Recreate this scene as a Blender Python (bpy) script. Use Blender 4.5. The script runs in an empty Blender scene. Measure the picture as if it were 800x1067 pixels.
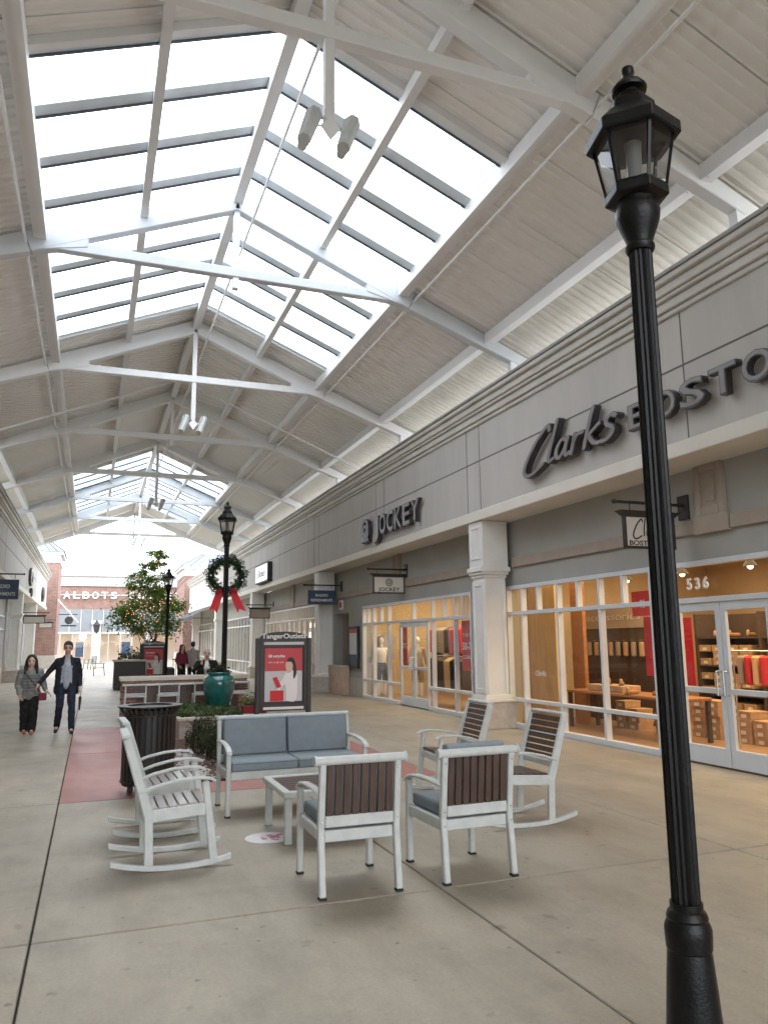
import bpy, bmesh, math, random
from mathutils import Vector, Matrix
random.seed(7)
R = math.radians; PI = math.pi
sc = bpy.context.scene; C = sc.collection
V = Vector

# ---------------------------------------------------------------- materials
def newmat(name):
    m = bpy.data.materials.new(name); m.use_nodes = True
    return m, m.node_tree, m.node_tree.nodes['Principled BSDF']
def coords(nt, axis=None):
    tc = nt.nodes.new('ShaderNodeTexCoord')
    if axis is None: return tc.outputs['Object']
    s = nt.nodes.new('ShaderNodeSeparateXYZ'); c = nt.nodes.new('ShaderNodeCombineXYZ')
    nt.links.new(tc.outputs['Object'], s.inputs[0])
    for i, a in enumerate(axis): nt.links.new(s.outputs['XYZ'.index(a)], c.inputs[i])
    return c.outputs[0]
def noise(nt, vec, scale, detail=6, rough=.6, stretch=None):
    if stretch:
        mp = nt.nodes.new('ShaderNodeMapping'); mp.inputs['Scale'].default_value = stretch
        nt.links.new(vec, mp.inputs[0]); vec = mp.outputs[0]
    n = nt.nodes.new('ShaderNodeTexNoise'); n.inputs['Scale'].default_value = scale
    n.inputs['Detail'].default_value = detail; n.inputs['Roughness'].default_value = rough
    nt.links.new(vec, n.inputs['Vector']); return n.outputs['Fac']
def ramp(nt, fac, stops):
    r = nt.nodes.new('ShaderNodeValToRGB'); nt.links.new(fac, r.inputs[0])
    e = r.color_ramp.elements
    while len(e) < len(stops): e.new(.5)
    for i, (p, c) in enumerate(stops): e[i].position = p; e[i].color = (*c[:3], 1)
    return r.outputs[0]
def mul(c, k): return tuple(min(1, x*k) for x in c)
def mat(name, col, rough=.6, metal=0, var=.12, scale=3, bump=.0, bscale=60, spec=None, coat=0, stretch=None):
    m, nt, b = newmat(name)
    vec = coords(nt)
    f = noise(nt, vec, scale, stretch=stretch)
    nt.links.new(ramp(nt, f, [(.3, mul(col, 1-var)), (.7, mul(col, 1+var))]), b.inputs['Base Color'])
    b.inputs['Roughness'].default_value = rough; b.inputs['Metallic'].default_value = metal
    if spec is not None: b.inputs['Specular IOR Level'].default_value = spec
    if coat: b.inputs['Coat Weight'].default_value = coat
    if bump:
        bp = nt.nodes.new('ShaderNodeBump'); bp.inputs['Strength'].default_value = bump; bp.inputs['Distance'].default_value = .01
        nt.links.new(noise(nt, vec, bscale), bp.inputs['Height']); nt.links.new(bp.outputs[0], b.inputs['Normal'])
    return m
def emat(name, col, s):
    m, nt, b = newmat(name)
    b.inputs['Base Color'].default_value = (*col, 1)
    b.inputs['Emission Color'].default_value = (*col, 1); b.inputs['Emission Strength'].default_value = s
    return m
def brickmat(name, c1, c2, mortar, axis, bw=.21, rh=.075):
    m, nt, b = newmat(name); vec = coords(nt, axis)
    t = nt.nodes.new('ShaderNodeTexBrick'); nt.links.new(vec, t.inputs[0])
    t.inputs['Scale'].default_value = 1; t.inputs['Brick Width'].default_value = bw; t.inputs['Row Height'].default_value = rh
    t.inputs['Mortar Size'].default_value = .008
    t.inputs['Color1'].default_value = (*c1, 1); t.inputs['Color2'].default_value = (*c2, 1); t.inputs['Mortar'].default_value = (*mortar, 1)
    mx = nt.nodes.new('ShaderNodeMix'); mx.data_type = 'RGBA'; mx.blend_type = 'MULTIPLY'; mx.inputs[0].default_value = 1
    nt.links.new(t.outputs[0], mx.inputs['A']); nt.links.new(ramp(nt, noise(nt, vec, 2.5), [(.3, (.75,)*3), (.7, (1.1,)*3)]), mx.inputs['B'])
    nt.links.new(mx.outputs['Result'], b.inputs['Base Color']); b.inputs['Roughness'].default_value = .85
    bp = nt.nodes.new('ShaderNodeBump'); bp.inputs['Strength'].default_value = .4; bp.inputs['Distance'].default_value = .006; bp.invert = True
    nt.links.new(t.outputs['Fac'], bp.inputs['Height']); nt.links.new(bp.outputs[0], b.inputs['Normal'])
    return m
def concrete(name, col, dark=.72):
    m, nt, b = newmat(name); vec = coords(nt)
    a = ramp(nt, noise(nt, vec, .35, 8, .65), [(.3, mul(col, .84)), (.7, mul(col, 1.08))])
    st = ramp(nt, noise(nt, vec, 1.7, 10, .7), [(.34, (dark+.12,)*3), (.52, (1, 1, 1))])
    fine = ramp(nt, noise(nt, vec, 45, 4, .7), [(.3, (.9,)*3), (.7, (1.06,)*3)])
    sp = ramp(nt, noise(nt, vec, 5.5, 3, .5), [(.25, (.7, .67, .63)), (.33, (1, 1, 1))])
    gum = ramp(nt, noise(nt, vec, 13, 2, .4), [(.235, (.58, .56, .53)), (.27, (1, 1, 1))])
    lng = ramp(nt, noise(nt, vec, 2.4, 9, .72, (1, .25, 1)), [(.38, (.88, .87, .85)), (.6, (1.04, 1.04, 1.04))])
    out = a
    for o in (st, fine, sp, gum, lng):
        mx = nt.nodes.new('ShaderNodeMix'); mx.data_type = 'RGBA'; mx.blend_type = 'MULTIPLY'; mx.inputs[0].default_value = 1
        nt.links.new(out, mx.inputs['A']); nt.links.new(o, mx.inputs['B']); out = mx.outputs['Result']
    nt.links.new(out, b.inputs['Base Color'])
    rr = nt.nodes.new('ShaderNodeMapRange'); nt.links.new(noise(nt, vec, 1.1, 6), rr.inputs[0])
    rr.inputs['To Min'].default_value = .36; rr.inputs['To Max'].default_value = .66
    nt.links.new(rr.outputs[0], b.inputs['Roughness'])
    bp = nt.nodes.new('ShaderNodeBump'); bp.inputs['Strength'].default_value = .12; bp.inputs['Distance'].default_value = .004
    nt.links.new(noise(nt, vec, 70, 5, .7), bp.inputs['Height']); nt.links.new(bp.outputs[0], b.inputs['Normal'])
    return m
def glassmat(name, tint=(1, 1, 1), refl=1.0, dirt=0):
    m = bpy.data.materials.new(name); m.use_nodes = True; nt = m.node_tree; nt.nodes.clear()
    o = nt.nodes.new('ShaderNodeOutputMaterial'); mx = nt.nodes.new('ShaderNodeMixShader')
    t = nt.nodes.new('ShaderNodeBsdfTransparent'); t.inputs[0].default_value = (*tint, 1)
    g = nt.nodes.new('ShaderNodeBsdfGlossy'); g.inputs['Roughness'].default_value = .02; g.inputs[0].default_value = (.9*refl,)*3+(1,)
    f = nt.nodes.new('ShaderNodeLayerWeight'); f.inputs[0].default_value = .5       # symmetric for both sides of the pane
    pw = nt.nodes.new('ShaderNodeMath'); pw.operation = 'POWER'; pw.inputs[1].default_value = 4; nt.links.new(f.outputs['Facing'], pw.inputs[0])
    ma = nt.nodes.new('ShaderNodeMath'); ma.operation = 'MULTIPLY_ADD'; ma.inputs[1].default_value = .75; ma.inputs[2].default_value = .05; nt.links.new(pw.outputs[0], ma.inputs[0])
    nt.links.new(ma.outputs[0], mx.inputs[0]); nt.links.new(t.outputs[0], mx.inputs[1]); nt.links.new(g.outputs[0], mx.inputs[2])
    last = mx.outputs[0]
    if dirt:
        m2 = nt.nodes.new('ShaderNodeMixShader'); m2.inputs[0].default_value = dirt
        tr = nt.nodes.new('ShaderNodeBsdfTranslucent'); tr.inputs[0].default_value = (.9, .95, 1, 1)
        nt.links.new(last, m2.inputs[1]); nt.links.new(tr.outputs[0], m2.inputs[2]); last = m2.outputs[0]
    nt.links.new(last, o.inputs[0]); return m
def leafmat(name, c1, c2):
    m, nt, b = newmat(name); vec = coords(nt)
    g = nt.nodes.new('ShaderNodeNewGeometry')
    rnd = ramp(nt, g.outputs['Random Per Island'], [(0, c1), (1, c2)])
    mx = nt.nodes.new('ShaderNodeMix'); mx.data_type = 'RGBA'; mx.blend_type = 'MULTIPLY'; mx.inputs[0].default_value = 1
    nt.links.new(rnd, mx.inputs['A']); nt.links.new(ramp(nt, noise(nt, vec, 1.8, 3), [(.35, (.5,)*3), (.65, (1.3,)*3)]), mx.inputs['B'])
    nt.links.new(mx.outputs['Result'], b.inputs['Base Color']); b.inputs['Roughness'].default_value = .5
    tl = nt.nodes.new('ShaderNodeBsdfTranslucent'); ms = nt.nodes.new('ShaderNodeMixShader'); ms.inputs[0].default_value = .4
    nt.links.new(mx.outputs['Result'], tl.inputs[0]); nt.links.new(b.outputs[0], ms.inputs[1]); nt.links.new(tl.outputs[0], ms.inputs[2]); nt.links.new(ms.outputs[0], nt.nodes['Material Output'].inputs[0])
    return m

M = dict(
    concrete=concrete('concrete', (.405, .362, .292)), redpave=concrete('red_paving', (.40, .185, .165), .8),
    joint=mat('joint_dark', (.05, .045, .04), .9), white=mat('roof_white_paint', (.80, .80, .795), .5, var=.05, scale=1.2, bump=.05),
    deck=mat('deck_white', (.89, .875, .84), .5, var=.045, scale=.8), white_dimmed=mat('roof_white_dimmed_for_skylight', (.62, .65, .68), .5, var=.05), curb=mat('curb_dimmed_for_skylight', (.34, .38, .42), .5, var=.06), eave=mat('eave_deck_dimmed_for_sky', (.62, .58, .51), .55, var=.05, scale=.8), bars=mat('skylight_bar', (.80, .90, 1.0), .45, var=.05),
    seal=mat('seal_dark', (.12, .13, .15), .6),
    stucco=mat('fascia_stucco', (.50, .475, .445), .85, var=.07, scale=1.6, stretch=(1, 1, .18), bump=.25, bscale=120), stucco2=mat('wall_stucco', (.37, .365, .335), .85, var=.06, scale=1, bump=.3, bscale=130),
    groove=mat('groove', (.16, .15, .14), .9), cream=mat('cream_trim', (.70, .66, .59), .7, var=.05, scale=1.5, bump=.1),
    cornice=mat('cornice_trim', (.57, .545, .50), .75, var=.10, scale=1.8, stretch=(1, 1, .4), bump=.15), capmetal=mat('cap_metal', (.30, .29, .28), .5), column=mat('column_paint', (.76, .75, .72), .6, var=.05, scale=2, bump=.1),
    trim=mat('brown_trim', (.36, .30, .245), .8, var=.08, scale=4, bump=.2), stone=mat('stone_base', (.48, .44, .395), .85, var=.14, scale=9, bump=.35, bscale=45),
    tanstone=mat('tan_stone', (.55, .40, .31), .8, var=.15, scale=6, bump=.25),
    alu=mat('aluminium', (.66, .70, .74), .42, .1, var=.04), pull=mat('door_pull', (.7, .71, .72), .25, .9, var=.02),
    black=mat('black_paint', (.005, .005, .0055), .34, var=.3, scale=14, bump=.25, bscale=70, spec=.28), dark=mat('dark_bronze', (.028, .023, .020), .45, var=.2, scale=10),
    letters=mat('letter_face', (.045, .043, .045), .35, var=.2), letterface=mat('letter_grey_face', (.22, .20, .20), .4, var=.1),
    furn=mat('furniture_grey_white', (.57, .59, .575), .5, var=.10, scale=9, bump=.15, bscale=90), slat=mat('brown_slat', (.085, .050, .038), .38, var=.3, scale=20, bump=.15, bscale=40, stretch=(1, 1, .2)),
    slat_sky_sheen=mat('seat_slat', (.40, .37, .36), .3, var=.12, scale=14), cush=mat('blue_grey_cushion', (.24, .28, .31), .92, var=.07, scale=14, bump=.35, bscale=500),  # left rockers' grey seat slats: sky reflection painted into the colour
    pipe=mat('piping', (.16, .20, .235), .9), foot=mat('rubber_foot', (.02,)*3, .8),
    teal=mat('teal_glaze', (.018, .125, .115), .15, var=.35, scale=5, coat=.6), redbox=mat('red_glaze', (.30, .02, .03), .3, var=.2),
    mulch=mat('mulch', (.10, .055, .045), .95, var=.6, scale=28, bump=1, bscale=50), pebble=mat('pebble', (.55, .52, .48), .8, var=.3, scale=20),
    soil=mat('soil', (.07, .05, .035), 1, var=.4, scale=25, bump=1), coping=mat('cream_coping', (.60, .55, .47), .8, var=.08, scale=5, bump=.2),
    brick=brickmat('brick_xz', (.34, .15, .105), (.26, .11, .08), (.42, .37, .32), 'XZY'), bricky=brickmat('brick_yz', (.42, .19, .14), (.34, .15, .11), (.45, .4, .36), 'YZX'),
    brickfar=brickmat('brick_far', (.30, .165, .135), (.25, .135, .11), (.32, .28, .25), 'XZY', .3, .1), brickfary=brickmat('brick_far_y', (.46, .20, .15), (.38, .17, .13), (.45, .4, .36), 'YZX', .3, .1),
    slate=mat('slate_metal_roof', (.14, .165, .20), .5, var=.12, scale=3), farwhite=mat('far_white_paint', (.55, .55, .55), .6), siding=mat('grey_siding', (.22, .24, .26), .7, var=.1), awn=mat('navy_awning', (.02, .024, .035), .8),
    membrane=mat('white_membrane', (.75, .75, .74), .8, var=.06), shopwall=mat('shop_wall', (.60, .47, .31), .8, var=.1, scale=1), shopceil=mat('shop_ceiling', (.6, .5, .38), .8), shopfloor=mat('shop_wood_floor', (.36, .22, .12), .35, var=.2, scale=6, stretch=(1, 8, 1)),
    shopdark=mat('shop_dark_panel', (.075, .05, .04), .6, var=.2), wood=mat('orange_wood', (.38, .17, .07), .4, var=.2, scale=9, stretch=(1, 6, 1)), curtain=mat('amber_panel', (.72, .50, .24), .7, var=.12, scale=2, stretch=(1, 6, 1)),
    box=mat('shoe_box_card', (.46, .30, .17), .8, var=.2, scale=5), boxlabel=mat('box_label', (.75, .72, .66), .7),
    red=mat('banner_red', (.62, .03, .035), .6, var=.04), redsoft=mat('poster_red', (.55, .06, .07), .5, var=.05), wht=mat('sign_white', (.80, .79, .77), .5, var=.03), signcream=mat('sign_cream', (.58, .54, .48), .6, var=.05),
    navy=mat('sign_navy', (.035, .065, .12), .5, var=.1), ink=mat('ink', (.03,)*3, .6), postergrey=mat('poster_grey', (.58, .58, .59), .5, var=.04),
    skin=mat('skin', (.62, .40, .30), .55, var=.06, scale=20), skin2=mat('skin_pale', (.68, .47, .37), .55, var=.06, scale=20), hair=mat('dark_hair', (.012, .010, .009), .45, var=.3, scale=40, bump=.5), hairgrey=mat('grey_hair', (.25, .23, .21), .6),
    jacket=mat('navy_black_cloth', (.012, .014, .022), .85, var=.3, scale=12, bump=.4, bscale=50), denim=mat('dark_denim', (.014, .02, .04), .9, var=.35, scale=14, bump=.4), tee=mat('pale_grey_tee', (.42, .46, .52), .9, var=.1, scale=8, bump=.4, bscale=30),
    puffer=mat('grey_puffer', (.22, .225, .215), .6, var=.25, scale=14), blackcloth=mat('black_cloth', (.010,)*3, .9, var=.2), burg=mat('burgundy_cloth', (.20, .025, .06), .85), beige=mat('light_grey_coat', (.42, .39, .35), .85, var=.1, scale=8), orange=mat('orange_shoe', (.45, .14, .05), .6),
    eye=mat('eye_dark', (.02, .015, .012), .2), lip=mat('lip', (.40, .14, .12), .5), bark=mat('bark', (.11, .075, .055), .9, var=.3, scale=9, bump=1), ribbon=mat('red_ribbon', (.60, .012, .03), .6, var=.1, bump=.2),
    leafA=leafmat('tree_leaf', (.07, .17, .025), (.22, .34, .06)), leafB=leafmat('shrub_leaf', (.022, .045, .016), (.075, .10, .035)), leafC=leafmat('groundcover_leaf', (.04, .085, .025), (.16, .20, .08)), needle=leafmat('wreath_needle', (.008, .035, .012), (.03, .075, .025)),
    leafY=leafmat('flower_mix', (.09, .17, .05), (.60, .52, .28)), gold=mat('gold_bauble', (.7, .5, .2), .2, .9), dim=mat('dim_lamp_glass', (.22, .22, .21), .3), frost=mat('frosted_lamp', (.75, .75, .72), .4),
    glass=glassmat('shop_glass'), lampglass=glassmat('lantern_glass', (.86, .86, .84), .8, .06), sky_glass=glassmat('skylight_glass', (.96, .98, 1), .6, .05),
    warm=emat('warm_fixture', (1, .82, .55), 4), fairy=emat('fairy_bulb', (1, .50, .26), 3.0), litbox=emat('lit_sign_face', (.95, .96, 1), .55), redled=emat('red_led', (1, .05, .03), 3), glowpanel=emat('glow_panel', (1, .72, .38), .9),
    sticker=mat('floor_sticker_white', (.72, .70, .72), .5), pink=mat('sticker_pink', (.55, .20, .30), .6), patio=mat('far_metal', (.30, .31, .30), .6),
)

# ---------------------------------------------------------------- mesh helpers
class MB:
    def __init__(s): s.v = []; s.f = []; s.mi = []; s.cur = 0
    def add(s, vs, fs):
        n = len(s.v); s.v += [tuple(v) for v in vs]; s.f += [tuple(i+n for i in f) for f in fs]; s.mi += [s.cur]*len(fs); return s
    def box(s, x0, x1, y0, y1, z0, z1):
        return s.add([(x, y, z) for x in (x0, x1) for y in (y0, y1) for z in (z0, z1)], [(0, 1, 3, 2), (4, 6, 7, 5), (0, 4, 5, 1), (2, 3, 7, 6), (0, 2, 6, 4), (1, 5, 7, 3)])
    def beam(s, p, q, w, h, up=(0, 0, 1), w2=None, h2=None):
        p = V(p); q = V(q); d = (q-p).normalized(); u = V(up); r = d.cross(u)
        if r.length < 1e-4: r = d.cross(V((1, 0, 0)))
        r.normalize(); u = r.cross(d); w2 = w if w2 is None else w2; h2 = h if h2 is None else h2
        vs = [c+r*(a*ww/2)+u*(b*hh/2) for c, ww, hh in ((p, w, h), (q, w2, h2)) for a, b in ((-1, -1), (1, -1), (1, 1), (-1, 1))]
        return s.add(vs, [(0, 1, 2, 3), (7, 6, 5, 4), (0, 4, 5, 1), (1, 5, 6, 2), (2, 6, 7, 3), (3, 7, 4, 0)])
    def tube(s, pts, r, n=8, cap=True, sq=None):
        pts = [V(p) for p in pts]; rs = r if isinstance(r, (list, tuple)) else [r]*len(pts); prev = None; rings = []
        for i, p in enumerate(pts):
            d = (pts[min(i+1, len(pts)-1)]-pts[max(i-1, 0)]).normalized()
            if prev is None:
                a = V((0, 0, 1)) if abs(d.z) < .9 else V((1, 0, 0)); prev = (a-d*a.dot(d)).normalized()
            else: prev = (prev-d*prev.dot(d)).normalized()
            b = d.cross(prev); rings.append([p+(prev*math.cos(2*PI*k/n)*(sq or 1)+b*math.sin(2*PI*k/n))*rs[i] for k in range(n)])
        vs = [v for rg in rings for v in rg]; fs = []
        for i in range(len(pts)-1):
            for k in range(n):
                a = i*n+k; b_ = i*n+(k+1) % n; fs.append((a, b_, b_+n, a+n))
        if cap: fs += [tuple(range(n))[::-1], tuple((len(pts)-1)*n+k for k in range(n))]
        return s.add(vs, fs)
    def lathe(s, prof, x=0, y=0, n=24, rot=0, flute=0, nfl=0):
        vs = []; fs = []
        for r, z in prof:
            for k in range(n):
                a = 2*PI*k/n+rot; rr = r*(1-flute*(k % 2)) if nfl else r
                vs.append((x+rr*math.cos(a), y+rr*math.sin(a), z))
        for i in range(len(prof)-1):
            for k in range(n):
                a = i*n+k; b = i*n+(k+1) % n; fs.append((a, b, b+n, a+n))
        fs += [tuple(range(n))[::-1], tuple((len(prof)-1)*n+k for k in range(n))]
        return s.add(vs, fs)
    def poly(s, pts, nrm, th):
        n = len(pts); d = V(nrm)*th; a = [V(p) for p in pts]; b = [p+d for p in a]
        return s.add(a+b, [tuple(range(n))[::-1], tuple(range(n, 2*n))]+[(i, (i+1) % n, (i+1) % n+n, i+n) for i in range(n)])
    def ball(s, c, r, n=10, m=7):
        rx, ry, rz = r if isinstance(r, (tuple, list)) else (r, r, r); vs = []; fs = []
        for i in range(1, m):
            for k in range(n):
                t = PI*i/m; a = 2*PI*k/n; vs.append((c[0]+rx*math.sin(t)*math.cos(a), c[1]+ry*math.sin(t)*math.sin(a), c[2]+rz*math.cos(t)))
        vs += [(c[0], c[1], c[2]+rz), (c[0], c[1], c[2]-rz)]; T = len(vs)-2
        for i in range(m-2):
            for k in range(n): fs.append((i*n+k, i*n+(k+1) % n, (i+1)*n+(k+1) % n, (i+1)*n+k)[::-1])
        for k in range(n): fs += [(T, k, (k+1) % n), (T+1, (m-2)*n+(k+1) % n, (m-2)*n+k)]
        return s.add(vs, fs)
    def cap(s, p, q, r1, r2, n=10):
        p = V(p); q = V(q); d = q-p; L = max(d.length, 1e-5); d /= L
        a = V((0, 0, 1)) if abs(d.z) < .9 else V((1, 0, 0)); u = (a-d*a.dot(d)).normalized(); w = d.cross(u); vs = []; fs = []
        rows = [(-r1*math.cos(t), r1*math.sin(t)) for t in (.35, .8, 1.25)]+[(0, r1), (L, r2)]+[(L+r2*math.cos(t), r2*math.sin(t)) for t in (1.25, .8, .35)]
        for h, rr in rows:
            for k in range(n): vs.append(p+d*h+(u*math.cos(2*PI*k/n)+w*math.sin(2*PI*k/n))*rr)
        for i in range(len(rows)-1):
            for k in range(n): fs.append((i*n+k, i*n+(k+1) % n, (i+1)*n+(k+1) % n, (i+1)*n+k))
        fs += [tuple(range(n))[::-1], tuple((len(rows)-1)*n+k for k in range(n))]
        return s.add(vs, fs)
    def leaf(s, c, size, asp=.55, up=None):
        d = V((random.gauss(0, 1), random.gauss(0, 1), random.gauss(0, 1)*.7+(up or 0))).normalized()
        o = V((random.gauss(0, 1), random.gauss(0, 1), random.gauss(0, 1))); r = d.cross(o).normalized()*size*asp/2; c = V(c)
        return s.add([c-d*size/2, c+r, c+d*size/2, c-r], [(0, 1, 2, 3)])
    def build(s, name, m, parent=None, world=False, bevel=0, smooth=False, seg=1, nrm=True):
        if world and parent:
            o_ = parent.location if not parent.parent else parent.parent.location
            s.v = [(a-o_[0], b-o_[1], c-o_[2]) for a, b, c in s.v]
        me = bpy.data.meshes.new(name); me.from_pydata(s.v, [], s.f); me.update()
        for mm in (m if isinstance(m, list) else [m]): me.materials.append(mm)
        if len(me.materials) > 1: me.polygons.foreach_set('material_index', s.mi)
        if nrm:
            bm = bmesh.new(); bm.from_mesh(me); bmesh.ops.recalc_face_normals(bm, faces=bm.faces); bm.to_mesh(me); bm.free()
        o = bpy.data.objects.new(name, me); C.objects.link(o)
        if parent: o.parent = parent
        if bevel:
            b = o.modifiers.new('bevel', 'BEVEL'); b.width = bevel; b.segments = seg; b.limit_method = 'ANGLE'; b.angle_limit = R(40)
        if smooth: 
            for p in me.polygons: p.use_smooth = True
            if smooth != True: me.set_sharp_from_angle(angle=R(smooth))
        return o
def tag(o, label=None, cat=None, group=None, kind=None):
    if label: o['label'] = label
    if cat: o['category'] = cat
    if group: o['group'] = group
    if kind: o['kind'] = kind
    return o
def thing(name, label, cat, loc=(0, 0, 0), rz=0, group=None):
    o = bpy.data.objects.new(name, None); C.objects.link(o); o.location = loc; o.rotation_euler = (0, 0, rz); o.empty_display_size = .2
    return tag(o, label, cat, group)
def dup(root, loc, rz=0, label=None, group=None, scale=None):
    def cp(o, par):
        c = o.copy(); C.objects.link(c)
        if par: c.parent = par
        for ch in list(o.children): cp(ch, c)
        return c
    r = cp(root, None); r.location = loc; r.rotation_euler = (0, 0, rz)
    if scale: r.scale = scale
    if label: r['label'] = label
    if group: r['group'] = group
    return r
FR = {'-X': Matrix(((0, 0, -1), (-1, 0, 0), (0, 1, 0))), '-Y': Matrix(((1, 0, 0), (0, 0, -1), (0, 1, 0))), '+X': Matrix(((0, 0, 1), (1, 0, 0), (0, 1, 0))), '+Z': Matrix.Identity(3)}
def textmesh(s, size=1, ex=.01, bold=0, shear=0, xs=1):
    cu = bpy.data.curves.new('t', 'FONT'); cu.body = s; cu.size = size; cu.extrude = ex/2; cu.offset = bold; cu.shear = shear; cu.resolution_u = 3
    ob = bpy.data.objects.new('t', cu); C.objects.link(ob); dg = bpy.context.evaluated_depsgraph_get(); dg.update()
    me = bpy.data.meshes.new_from_object(ob.evaluated_get(dg)); bpy.data.objects.remove(ob); bpy.data.curves.remove(cu)
    for v in me.vertices: v.co.x *= xs; v.co.z += ex/2
    return me
def text(s, h, loc, face, m, parent=None, name='lettering', ex=.006, bold=0, shear=0, xs=1, align='c', width=None, rel=None):
    """text whose capitals are h tall; loc is the centre (or left end) of its baseline"""
    me = textmesh(s, h/.72, ex, bold, shear, xs)
    x0 = min(v.co.x for v in me.vertices); x1 = max(v.co.x for v in me.vertices)
    k = (width/(x1-x0)) if width else 1
    off = (x0+x1)/2 if align == 'c' else x0
    Mx = FR[face]; L = V(loc)
    if parent is not None and rel is None:
        L = L-(parent.location if not parent.parent else parent.parent.location)
    for v in me.vertices: v.co = Mx @ V(((v.co.x-off)*k, v.co.y, v.co.z))+L
    me.materials.clear(); me.materials.append(m); o = bpy.data.objects.new(name, me); C.objects.link(o)
    if parent: o.parent = parent
    return o
def leafmesh(n, fn, size, asp=.55, jitter=.35, up=None):
    b = MB()
    for _ in range(n): b.leaf(fn(), size*random.uniform(1-jitter, 1+jitter), asp, up)
    return b

# ---------------------------------------------------------------- camera, light, sky
cam = bpy.data.cameras.new('camera'); co = bpy.data.objects.new('camera', cam); C.objects.link(co); sc.camera = co
yaw, pit, rol = R(20.71), R(9.55), R(-.59)
f = V((math.sin(yaw)*math.cos(pit), math.cos(yaw)*math.cos(pit), math.sin(pit))); r = V((math.cos(yaw), -math.sin(yaw), 0)); u = r.cross(f)
r2 = r*math.cos(rol)+u*math.sin(rol); u2 = -r*math.sin(rol)+u*math.cos(rol)
co.matrix_world = Matrix(((r2.x, u2.x, -f.x, 0), (r2.y, u2.y, -f.y, 0), (r2.z, u2.z, -f.z, 1.65), (0, 0, 0, 1)))
cam.sensor_fit = 'HORIZONTAL'; cam.sensor_width = 36; cam.lens = 799.2/800*36; cam.clip_start = .05; cam.clip_end = 2000
sc.view_settings.view_transform = 'Standard'; sc.view_settings.look = 'None'; sc.view_settings.exposure = 0; sc.view_settings.gamma = 1
sc.cycles.max_bounces = 7; sc.cycles.diffuse_bounces = 5; sc.cycles.glossy_bounces = 3; sc.cycles.transparent_max_bounces = 16; sc.cycles.use_light_tree = True; sc.cycles.caustics_reflective = False; sc.cycles.caustics_refractive = False
sc.cycles.sample_clamp_indirect = 4
w = bpy.data.worlds.new('World'); sc.world = w; w.use_nodes = True; nt = w.node_tree
bg = nt.nodes['Background']; sk = nt.nodes.new('ShaderNodeTexSky'); sk.sky_type = 'NISHITA'; sk.sun_disc = False
sk.sun_elevation = R(58); sk.sun_rotation = R(200); sk.dust_density = 6; sk.air_density = 1
mx = nt.nodes.new('ShaderNodeMix'); mx.data_type = 'RGBA'; mx.inputs[0].default_value = .88     # overcast: thick cloud over the clear sky
tc = nt.nodes.new('ShaderNodeTexCoord'); cl = noise(nt, tc.outputs['Generated'], 3.2, 5, .55, (1, 1, 2.5))
cc = ramp(nt, cl, [(.35, (.80, .865, .94)), (.62, (.94, .965, 1.0))])
vm = nt.nodes.new('ShaderNodeVectorMath'); vm.operation = 'SCALE'; vm.inputs['Scale'].default_value = 42
nt.links.new(cc, vm.inputs[0]); nt.links.new(sk.outputs[0], mx.inputs['A']); nt.links.new(vm.outputs[0], mx.inputs['B'])
nt.links.new(mx.outputs['Result'], bg.inputs[0]); bg.inputs[1].default_value = .15
sn = bpy.data.lights.new('sun', 'SUN'); so = bpy.data.objects.new('sun', sn); C.objects.link(so)
sn.energy = 1.5; sn.angle = R(18); sn.color = (1, .97, .93); so.rotation_euler = (R(32), 0, R(-20+180))
def area(name, loc, sx, sy, e, col=(1, .71, .37), rot=(0, 0, 0)):
    l = bpy.data.lights.new(name, 'AREA'); l.shape = 'RECTANGLE'; l.size = sx; l.size_y = sy; l.energy = e; l.color = col
    o = bpy.data.objects.new(name, l); C.objects.link(o); o.location = loc; o.rotation_euler = rot; return o

# ---------------------------------------------------------------- ground
b = MB(); b.add([(-500, -300, -.032), (500, -300, -.032), (500, 900, -.032), (-500, 900, -.032)], [(0, 1, 2, 3)])
tag(b.build('ground', M['joint']), kind='structure')
xs = [-7.83, -5.30, -2.77, -.24, 2.29, 4.83, 7.64]; ys = [-8, -3.1, .97, 5.03, 9.10, 12.95, 16.75, 21.5, 26.2, 31, 36, 41, 46, 52, 58, 66, 74.5]
sl = MB(); rd = MB()
for i in range(len(xs)-1):
    for j in range(len(ys)-1):
        g = .006; red = xs[i] >= -.3 and xs[i] < 4 and 9 <= ys[j] < 16.7
        t = rd if red else sl; x1 = xs[i+1]
        if red and i == 4: x1 = 4.15
        t.box(xs[i]+g, x1-g, ys[j]+g*1.8, ys[j+1]-g*1.8, -.03, 0)
        if red and i == 4: sl.box(4.15+g, xs[i+1]-g, ys[j]+g, ys[j+1]-g, -.018, 0)
tag(sl.build('pavement', M['concrete'], bevel=.006), kind='structure'); tag(rd.build('red_paving', M['redpave'], bevel=.004), kind='structure')

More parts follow.
